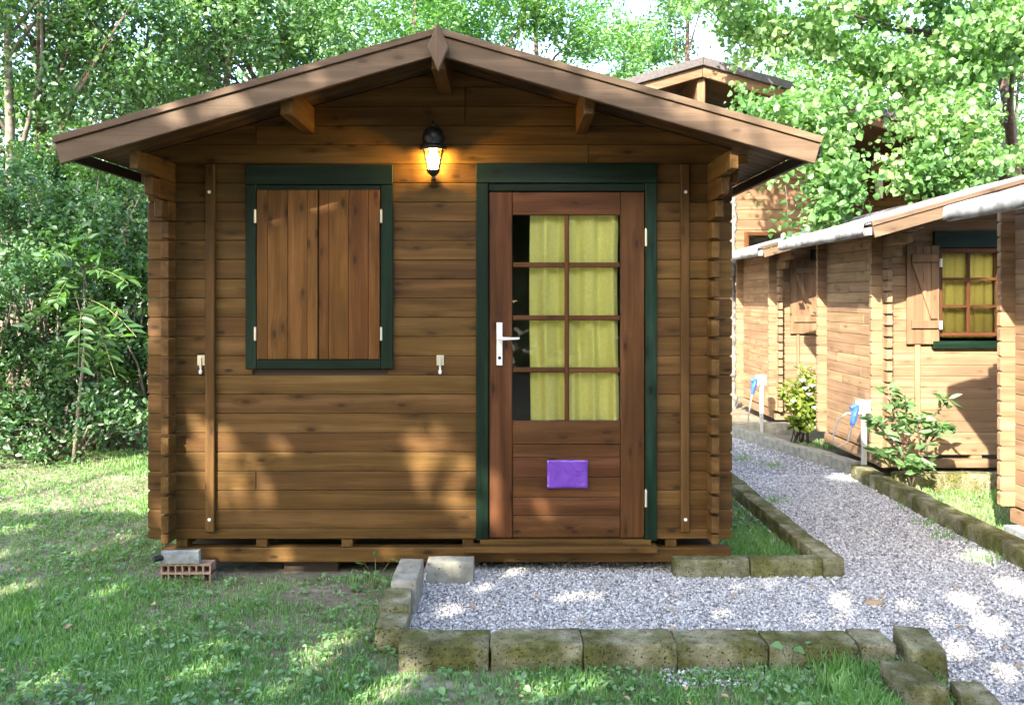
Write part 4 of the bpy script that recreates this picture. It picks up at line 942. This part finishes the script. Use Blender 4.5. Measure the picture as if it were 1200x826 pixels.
# --- pinnate sapling in front of the shrubs
sd_ = 7.7
sx_, _, sz_ = P(100, 300, sd_)
ail = thing("pinnate_sapling", "young sapling with long ladder like fronds in front of the left shrubs", "sapling", (P(95, 0, sd_)[0], sd_, 0))
obj("stem", tube([(P(86, 0, sd_)[0], sd_, -0.02), P(92, 480, sd_), P(100, 400, sd_), P(98, 305, sd_)], [0.022, 0.018, 0.014, 0.008], 7), M['bark_pale'], ail, True)
r = np.random.default_rng(77)
for tip, drop in (((40, 302), .1), ((66, 352), .05), ((150, 332), .05), ((92, 432), .25), ((160, 395), .2), ((30, 380), .2), ((135, 440), .25), ((100, 280), -.05), ((120, 300), -.02), ((75, 290), 0)):
    a = Vector(P(99, 315 if drop < .15 else 350, sd_)); e = Vector(P(*tip, sd_ - r.uniform(0.1, 0.5))); mid = a.lerp(e, 0.5) + Vector((0, -0.05, 0.08 + drop * 0.3))
    npair = 9; C = []; A = []
    rach = [((1 - f) ** 2) * a + 2 * f * (1 - f) * mid + f * f * e for f in np.linspace(0, 1, npair + 4)]
    fr = obj("frond", tube(rach, 0.004, 5), M['stem'], ail)
    dirv = (e - a).normalized(); side = dirv.cross(Vector((0, -0.35, 1))).normalized()
    for q in range(3, npair + 4):
        for s_ in (-1, 1):
            dv = (side * s_ + dirv * 0.35 + Vector((0, 0, -0.18))).normalized(); C.append(rach[q] + dv * 0.062); A.append(dv)
    V, F, Tn = leaves(np.array(C), 0.15, 0.9, 0.36, r, 0.15, axis=np.array(A), tone=0.5)
    arr_mesh("leaflets", V, F, Tn, M['leaf_mid'], fr, origin=tuple(a.lerp(e, .5)))['kind'] = 'stuff'

# --- poplar hanging over the row cabins
px0 = P(1188, 200, 12.0)
tp = [(px0[0] - 0.05, 12.0, -0.05), (px0[0], 12.0, 1.5), (px0[0] - 0.02, 11.95, 3.3), (px0[0] - 0.10, 11.9, 3.9), (px0[0] - 0.28, 11.8, 4.6), (px0[0] - 0.35, 11.7, 5.6), (px0[0] - 0.5, 11.6, 7.0)]
bl = []
r = np.random.default_rng(90)
def sprays(poly_px, n, d0, d1, rb):
    out = []
    poly = np.array(poly_px, float)
    while len(out) < n:
        x, y = r.uniform(poly[:, 0].min(), poly[:, 0].max()), r.uniform(poly[:, 1].min(), poly[:, 1].max()); ins = False
        for i in range(len(poly)):
            (x0, y0), (x1, y1) = poly[i], poly[i - 1]
            if (y0 > y) != (y1 > y) and x < (x1 - x0) * (y - y0) / (y1 - y0) + x0: ins = not ins
        if ins: out.append(P(x, y, r.uniform(d0, d1)) + (rb * r.uniform(0.7, 1.25),))
    return out
bl += sprays([(800, -70), (1240, -60), (1240, 70), (1165, 85), (1140, 175), (1085, 120), (1040, 98), (990, 82), (940, 72), (890, 56), (850, 36)], 135, 9.3, 11.3, 0.28)
bl += sprays([(925, 112), (985, 115), (982, 180), (1012, 212), (1000, 242), (962, 262), (948, 225), (958, 170)], 70, 8.9, 9.8, 0.15)
bl += sprays([(1085, 130), (1150, 110), (1158, 180), (1145, 215), (1105, 228), (1082, 210)], 66, 9.1, 10.4, 0.24)
bl += sprays([(935, 80), (1010, 88), (1000, 125), (945, 122)], 9, 9.0, 9.9, 0.15)
bl += sprays([(985, 105), (1075, 120), (1080, 160), (1040, 200), (1020, 150), (990, 140)], 13, 9.0, 9.9, 0.12)
bl += sprays([(1040, 205), (1085, 190), (1090, 232), (1050, 235)], 7, 9.0, 9.6, 0.11)
bl += sprays([(855, 112), (925, 118), (935, 150), (895, 140), (850, 122)], 12, 8.6, 9.6, 0.12)
bl += sprays([(1170, 180), (1240, 175), (1240, 205), (1185, 210)], 8, 9.3, 10.3, 0.2)
bl += [P(x, y, 8.9) + (0.085,) for x, y in ((885, 225), (912, 215), (915, 250), (922, 262), (918, 272), (926, 270), (905, 205), (932, 205))]
pop = make_tree("poplar_tree", "sunlit poplar whose drooping leafy boughs hang over the row cabins", "tree", (px0[0], 12.0), 7, bl, 10500, 3, 0.072, M['leaf_poplar'], M['bark'], 0.12, n_limb=6, seed=91, trunk_pts=tp, ratio=0.85, up=0.15, spread=0.07, shell=0.15)
mb = MB()
tube([tp[4], P(1100, 88, 10.6), P(1050, 112, 10.0), P(1000, 132, 9.6), P(960, 150, 9.3), P(925, 148, 9.1), P(880, 140, 8.95)], [0.05, 0.034, 0.026, 0.020, 0.014, 0.010, 0.005], 7, mb)
tube([tp[4], P(1150, 80, 11.2), P(1120, 84, 10.9)], [0.05, 0.045, 0.02], 7, mb)
tube([P(900, 146, 9.0), P(918, 200, 8.95), P(922, 232, 8.9), P(924, 272, 8.9)], [0.006, 0.005, 0.004, 0.003], 5, mb)
obj("bough", mb, M['bark_pale'], pop, True)
# the wood far behind
r = np.random.default_rng(55); bl = [(r.uniform(-26, 26), r.uniform(27, 33), r.uniform(0.3, 6.0), r.uniform(1.2, 2.0)) for _ in range(120)]
pts, ch = in_blobs(bl, 12000, r, 0.3); V, F, Tn = leaves(pts, 0.42, 0.4, 0.7, r, tone=r.uniform(0.2, 0.8, len(bl))[ch])
o = arr_mesh("far_woodland", V, F, Tn, M['leaf_mid'], origin=(0, 30, 3)); o['kind'] = 'stuff'; o['label'] = "far green woodland filling the gaps between the trees"

# --- shrubs on the right
def leafy_plant(name, label, cat, stems, mat, size, ratio, n_leaf, seed, rstem=0.008, whorl=True, up=0.3, bark='bark'):
    r_ = np.random.default_rng(seed); base = stems[0][0]; t = thing(name, label, cat, (base[0], base[1], 0))
    C, A = [], []
    for st in stems:
        st = [Vector(p) for p in st]; obj("stem", tube(st, [rstem * (1 - 0.6 * i / max(1, len(st) - 1)) for i in range(len(st))], 6), M[bark], t, True)
        for q in range(n_leaf):
            f = 1 - (r_.uniform(0, 1) ** 1.8) * 0.75 if whorl else r_.uniform(0.2, 1); i = f * (len(st) - 1); p = st[min(int(i), len(st) - 1)].lerp(st[min(int(i) + 1, len(st) - 1)], i % 1)
            a = r_.uniform(0, 2 * math.pi); dv = Vector((math.cos(a), math.sin(a), r_.uniform(-0.35, 0.7))).normalized(); C.append(p + dv * size * 0.52); A.append(dv)
    V, F, Tn = leaves(np.array(C), size, up, ratio, r_, 0.3, axis=np.array(A))
    o = arr_mesh("foliage", V, F, Tn, M[mat], t, origin=base); o['kind'] = 'stuff'; return t
q = 6.5
s0 = P(1068, 572, q)
mid = P(1056, 520, q); m2 = P(1080, 530, q - .05)
stems = [[s0, mid, P(1046, 480, q), P(1040, 455, q)], [mid, P(1030, 500, q - .1), P(1022, 492, q - .15)], [s0, m2, P(1092, 490, q), P(1112, 468, q - .05)], [m2, P(1100, 505, q + .05), P(1118, 500, q + .05)], [P(1058, 528, q), P(1040, 535, q - .1), P(1030, 528, q - .1)], [m2, P(1075, 500, q - .1), P(1080, 490, q - .12)], [m2, P(1088, 510, q), P(1098, 495, q + .1)], [m2, P(1082, 540, q - .1), P(1078, 545, q - .15)], [mid, P(1048, 505, q), P(1060, 490, q + .1)], [P(1046, 485, q), P(1055, 475, q), P(1060, 472, q)], [s0, P(1060, 545, q), P(1045, 540, q - .05)]]
leafy_plant("evergreen_shrub", "open leggy evergreen shrub with long leaves behind the right kerb", "shrub", stems, 'leaf_oleander', 0.12, 0.32, 22, 61, 0.009)
q = 8.9; b0 = P(938, 518, q); r = np.random.default_rng(62)
stems = [[(b0[0] + r.uniform(-.1, .1), q + r.uniform(-.1, .1), -0.02), (b0[0] + r.uniform(-.14, .14), q + r.uniform(-.12, .12), 0.35), (b0[0] + r.uniform(-.2, .2), q + r.uniform(-.15, .15), r.uniform(0.45, 0.82))] for _ in range(16)]
yb = leafy_plant("yellow_bush", "bushy yellow green shrub with pale flowers between two row cabins", "shrub", stems, 'leaf_yellow', 0.10, 0.36, 46, 63, 0.006, whorl=False)
for i in range(6):
    c_ = P((940, 952, 948, 930, 955, 944)[i], (446, 452, 462, 470, 478, 455)[i], q - 0.2); obj("flower", lathe([(0.004, c_[2] - 0.02), (0.028, c_[2]), (0.034, c_[2] + 0.012), (0.012, c_[2] + 0.008)], c_[0], c_[1], 8), M['petal'], yb)

# ------------------------------------------------------------------ grass, weeds and gravel
def inside(poly, X, Y):
    ins = np.zeros(len(X), bool); p = poly
    for i in range(len(p)):
        (x0, y0), (x1, y1) = p[i], p[i - 1]
        if y0 == y1: continue
        ins ^= ((y0 > Y) != (y1 > Y)) & (X < (x1 - x0) * (Y - y0) / (y1 - y0) + x0)
    return ins
def fbm(X, Y, s, seed=0):
    v = 0; a = 1.0
    for k_ in range(4):
        v = v + a * np.sin(X * s * 1.3 + 1.7 * k_ + seed + 1.3 * np.sin(Y * s * 0.9 + k_ + seed)) * np.cos(Y * s * 1.1 - 0.7 * k_ + 1.1 * np.sin(X * s * 0.7 + seed)); s *= 2.1; a *= 0.55
    return v
def lawn_ok(X, Y):
    ok = np.ones(len(X), bool)
    for g in GR: ok &= ~inside(g, X, Y)
    ok &= ~((X > -1.95) & (X < 1.2) & (Y > 4.62) & (Y < 6.4))                   # under the cabin
    ok &= ~((X > np.where(Y > 3.62, -0.57, -0.455)) & (X < 1.67) & (Y > 3.42) & (Y < 4.7))                   # kerb and forecourt
    ok &= ~((X > 2.82) & (X < 2.97)) & ~((X > 1.67) & (X < 1.8) & (Y > 4.5)) & ~((X > 3.08) & (((Y > 7.05) & (Y < 8.5)) | (Y > 9.85) | (Y < 5.4)))
    return ok
def scatter(n, x0, x1, y0, y1, power=1.6):
    Y = y0 * (y1 / y0) ** (rng.uniform(0, 1, n) ** 1.0); X = rng.uniform(-0.66, 0.66, n) * Y
    return X[(X > x0) & (X < x1)], Y[(X > x0) & (X < x1)]
def blades(X, Y, H, W, tone):
    n = len(X); a = rng.uniform(0, 2 * math.pi, n); b = rng.uniform(0, 2 * math.pi, n); ln = rng.uniform(0.15, 0.75, n) * H
    dx, dy = np.cos(a) * W, np.sin(a) * W; ex, ey = np.cos(b) * ln, np.sin(b) * ln; z0 = np.full(n, -0.004)
    V = np.stack([np.stack([X - dx, Y - dy, z0], 1), np.stack([X + dx, Y + dy, z0], 1), np.stack([X + dx * .7 + ex * .35, Y + dy * .7 + ey * .35, H * 0.6], 1), np.stack([X - dx * .7 + ex * .35, Y - dy * .7 + ey * .35, H * 0.6], 1),
                  np.stack([X + ex + dx * 0.1, Y + ey + dy * .1, H * 0.95], 1), np.stack([X + ex - dx * .1, Y + ey - dy * .1, H * 0.95], 1)], 1).reshape(-1, 3)
    i = np.arange(n)[:, None] * 6; F = np.concatenate([i + np.array([[0, 1, 2, 3]]), i + np.array([[3, 2, 4, 5]])], 1).reshape(-1, 4); return V, F, np.repeat(tone, 2)
X, Y = scatter(230000, -8, 4.2, 2.7, 9.0)
ok = lawn_ok(X, Y); X, Y = X[ok], Y[ok]
dn = fbm(X, Y, 1.7) + 0.5 * fbm(X, Y, 6.0, 2.0)
bare = (np.exp(-(((X + 0.85) / 0.30) ** 2 + ((Y - 4.32) / 0.17) ** 2)) > 0.35) | ((X < 1.7) & (Y > 4.57) & (X > -1.9)) & (X < -0.5)
ok = (rng.uniform(-2.7, 0.9, len(X)) < dn) & ~(bare & (rng.uniform(0, 1, len(X)) > 0.12)); X, Y, dn = X[ok], Y[ok], dn[ok]
H = (0.017 + 0.011 * np.clip(dn + 0.6, 0, 2)) * rng.uniform(0.6, 1.5, len(X))
edge = (np.abs(Y - 3.36) < 0.09) & (X > -0.7) & (X < 1.4) | (np.abs(X + 0.64) < 0.08) & (Y > 3.3) & (Y < 4.2)
H = np.where(edge, H * rng.uniform(0.9, 1.6, len(X)), H); H = np.where(X > 1.2, H * 1.8, H)
V, F, Tn = blades(X, Y, H, 0.0018 + 0.0003 * Y, np.clip(0.42 + 0.12 * fbm(X, Y, 0.9, 5.0) + rng.normal(0, 0.2, len(X)), 0, 1))
o = arr_mesh("grass", V, F, Tn, M['grass'], origin=(0, 5, 0)); o['kind'] = 'stuff'; o['label'] = "short patchy lawn grass round the cabin"
X, Y = scatter(8500, -8, 4.2, 2.7, 9.0); ok = lawn_ok(X, Y) & (fbm(X, Y, 2.3, 9.0) > rng.uniform(-1.2, 0.9, len(X))); X, Y = X[ok], Y[ok]
kk_ = 5; n = len(X); C = np.repeat(np.stack([X, Y, np.full(n, 0.012)], 1), kk_, 0); a = rng.uniform(0, 2 * math.pi, n * kk_); L = np.repeat(rng.uniform(0.011, 0.032, n), kk_)
A = np.stack([np.cos(a), np.sin(a), rng.uniform(0.0, 0.7, n * kk_)], 1); A = unit(A); C = C + A * L[:, None] * 0.7 + np.stack([np.zeros(n * kk_)] * 2 + [rng.uniform(0, 0.022, n * kk_)], 1)
V, F, Tn = leaves(C, L, 1.4, 0.72, rng, 0.3, axis=A); o = arr_mesh("lawn_weeds", V, F, Tn, M['weed'], origin=(0, 5, 0)); o['kind'] = 'stuff'; o['label'] = "small broad leaved weeds spread through the lawn"
# pebbles
def pebbles(name, label, polys, n_list, zmax, seed, size=0.0064):
    r_ = np.random.default_rng(seed); Cs = []
    for poly, n in zip(polys, n_list):
        p = np.array(poly); X = r_.uniform(p[:, 0].min(), p[:, 0].max(), n * 2); Y = r_.uniform(p[:, 1].min(), p[:, 1].max(), n * 2); k_ = inside(poly, X, Y); X, Y = X[k_][:n], Y[k_][:n]
        Cs.append(np.stack([X, Y, r_.uniform(0.004, 0.004 + zmax, len(X))], 1))
    C = np.concatenate(Cs); n = len(C)
    base = np.array([(1, 0, 0), (-1, 0, 0), (0, 1, 0), (0, -1, 0), (0, 0, 1), (0, 0, -1)], float)
    tri = np.array([(0, 2, 4), (2, 1, 4), (1, 3, 4), (3, 0, 4), (2, 0, 5), (1, 2, 5), (3, 1, 5), (0, 3, 5)])
    q = unit(r_.normal(0, 1, (n, 4))); w_, x, y, z = q.T
    R = np.stack([1 - 2 * (y * y + z * z), 2 * (x * y - z * w_), 2 * (x * z + y * w_), 2 * (x * y + z * w_), 1 - 2 * (x * x + z * z), 2 * (y * z - x * w_), 2 * (x * z - y * w_), 2 * (y * z + x * w_), 1 - 2 * (x * x + y * y)], 1).reshape(n, 3, 3)
    sc_ = (size * (1 + 0.06 * (C[:, 1] - 3.5).clip(0, 6)) * r_.lognormal(0, 0.28, n))[:, None, None] * r_.uniform(0.6, 1.35, (n, 6, 1))
    L = base[None] * sc_; V = np.einsum('nij,nkj->nki', R, L) * np.array([1, 1, 0.85]) + C[:, None]
    F = (np.arange(n)[:, None, None] * 6 + tri[None]).reshape(-1, 3); o = arr_mesh(name, V.reshape(-1, 3), F, np.repeat(np.clip(r_.beta(2.2, 1.9, n), 0, 1), 8), M['pebble'], origin=(1.5, 5, 0)); o['kind'] = 'stuff'; o['label'] = label
pebbles("gravel", "pale crushed gravel covering the forecourt and the path", [GR[0], [(1.6, 2.2), (2.9, 2.2), (2.9, 5.3), (1.6, 5.3)], [(1.66, 5.3), (2.92, 5.3), (2.92, 7.2), (1.66, 7.2)], GR[2], [(3.0, 6.73), (4.3, 6.73), (4.3, 7.08), (3.0, 7.08)], [(0.6, 3.28), (1.5, 3.28), (1.5, 3.43), (0.6, 3.43)], [(-1.3, 4.25), (-0.6, 4.25), (-0.6, 4.6), (-1.3, 4.6)]],
        [40000, 46000, 19000, 11000, 2500, 700, 14], 0.014, 33)
n = 420; Y = rng.uniform(2.7, 7.5, n); X = rng.uniform(-0.62, 0.62, n) * Y; k_ = (Y < 4.5) | (X > 1.3) | (X < -2.1); X, Y = X[k_], Y[k_]
V, F, Tn = leaves(np.stack([X, Y, rng.uniform(0.018, 0.032, len(X))], 1), 0.026, 1.6, 0.6, rng, 0.5); o = arr_mesh("fallen_leaves", V, F, Tn, M['dry_leaf'], origin=(0, 5, 0)); o['kind'] = 'stuff'; o['label'] = "dry brown leaf bits littering the lawn and gravel"
# weeds in the gravel, dandelion, small plants and stone
def sprout(name, label, px, py, hgt, n, size, ratio, seed, mat='weed'):
    d_ = 1500 / (py - 350); b_ = P(px, py, d_); r_ = np.random.default_rng(seed); t = thing(name, label, "plant", (b_[0], b_[1], 0)); C, A = [], []
    for i in range(n):
        a = r_.uniform(0, 6.28); e = Vector((b_[0] + math.cos(a) * hgt * 0.5, b_[1] + math.sin(a) * hgt * 0.4, hgt * r_.uniform(0.45, 1.0)))
        s_ = Vector((b_[0], b_[1], -0.005)); obj("stem", tube([s_, s_.lerp(e, 0.5) + Vector((0, 0, hgt * 0.12)), e], [0.0025, 0.002, 0.001], 5), M['stem'], t); C.append(e); dv = Vector((math.cos(a), math.sin(a), r_.uniform(-.1, .6))).normalized(); A.append(dv)
        obj_leaf = leaves(np.array([e + dv * size * 0.5]), size, 0.8, ratio, r_, 0.2, axis=np.array([dv])); arr_mesh("leaf", *obj_leaf, M[mat], t, origin=tuple(e))
sprout("dandelion", "single broad leaved weed growing against the front kerb", 925, 786, 0.11, 5, 0.065, 0.5, 71)
sprout("seedling", "small seedling in the shade between the beam and left kerb", 440, 690, 0.16, 6, 0.06, 0.4, 72)
sprout("low_weed", "low weed at the front of the grass strip kerb", 908, 668, 0.05, 4, 0.05, 0.35, 73)
VS, FS, TS, k0 = [], [], [], 0
for px, py in ((1108, 632), (1150, 660), (912, 590), (1068, 596), (1090, 618), (898, 606), (1172, 655), (905, 548), (870, 540)):
    d_ = 1500 / (py - 350); b_ = P(px, py, d_); n = 60; X = b_[0] + rng.normal(0, 0.05, n); Y = b_[1] + rng.normal(0, 0.05, n)
    V, F, Tn = blades(X, Y, rng.uniform(0.025, 0.065, n), 0.003, rng.uniform(0.2, 0.9, n)); V = np.asarray(V); V[:, 2] += 0.01; VS.append(V); FS.append(F + k0); TS.append(Tn); k0 += len(V)
o = arr_mesh("grass_tufts", np.concatenate(VS), np.concatenate(FS), np.concatenate(TS), M['grass'], origin=(2.5, 5, 0)); o['kind'] = 'stuff'; o['label'] = "wispy grass tufts growing up through the gravel path"
d_ = 1500 / (711 - 350); b_ = P(1025, 711, d_)
mb = MB(); lathe([(0.02, 0.012), (0.042, 0.018), (0.04, 0.026), (0.015, 0.031)], b_[0], b_[1], 9, mb); mb.v = [(b_[0] + (v[0] - b_[0]) * 1.15 + 0.004 * math.sin(i * 2.1), b_[1] + (v[1] - b_[1]) * 0.7, v[2] + 0.003 * math.sin(i)) for i, v in enumerate(mb.v)]
tag(obj("flat_stone", mb, M['dry_leaf']), "flat brownish stone lying alone on the gravel", "stone")
for o in bpy.data.objects:
    if o.type == 'MESH' and o.parent is None and 'label' not in o and 'kind' not in o: print("UNTAGGED", o.name)
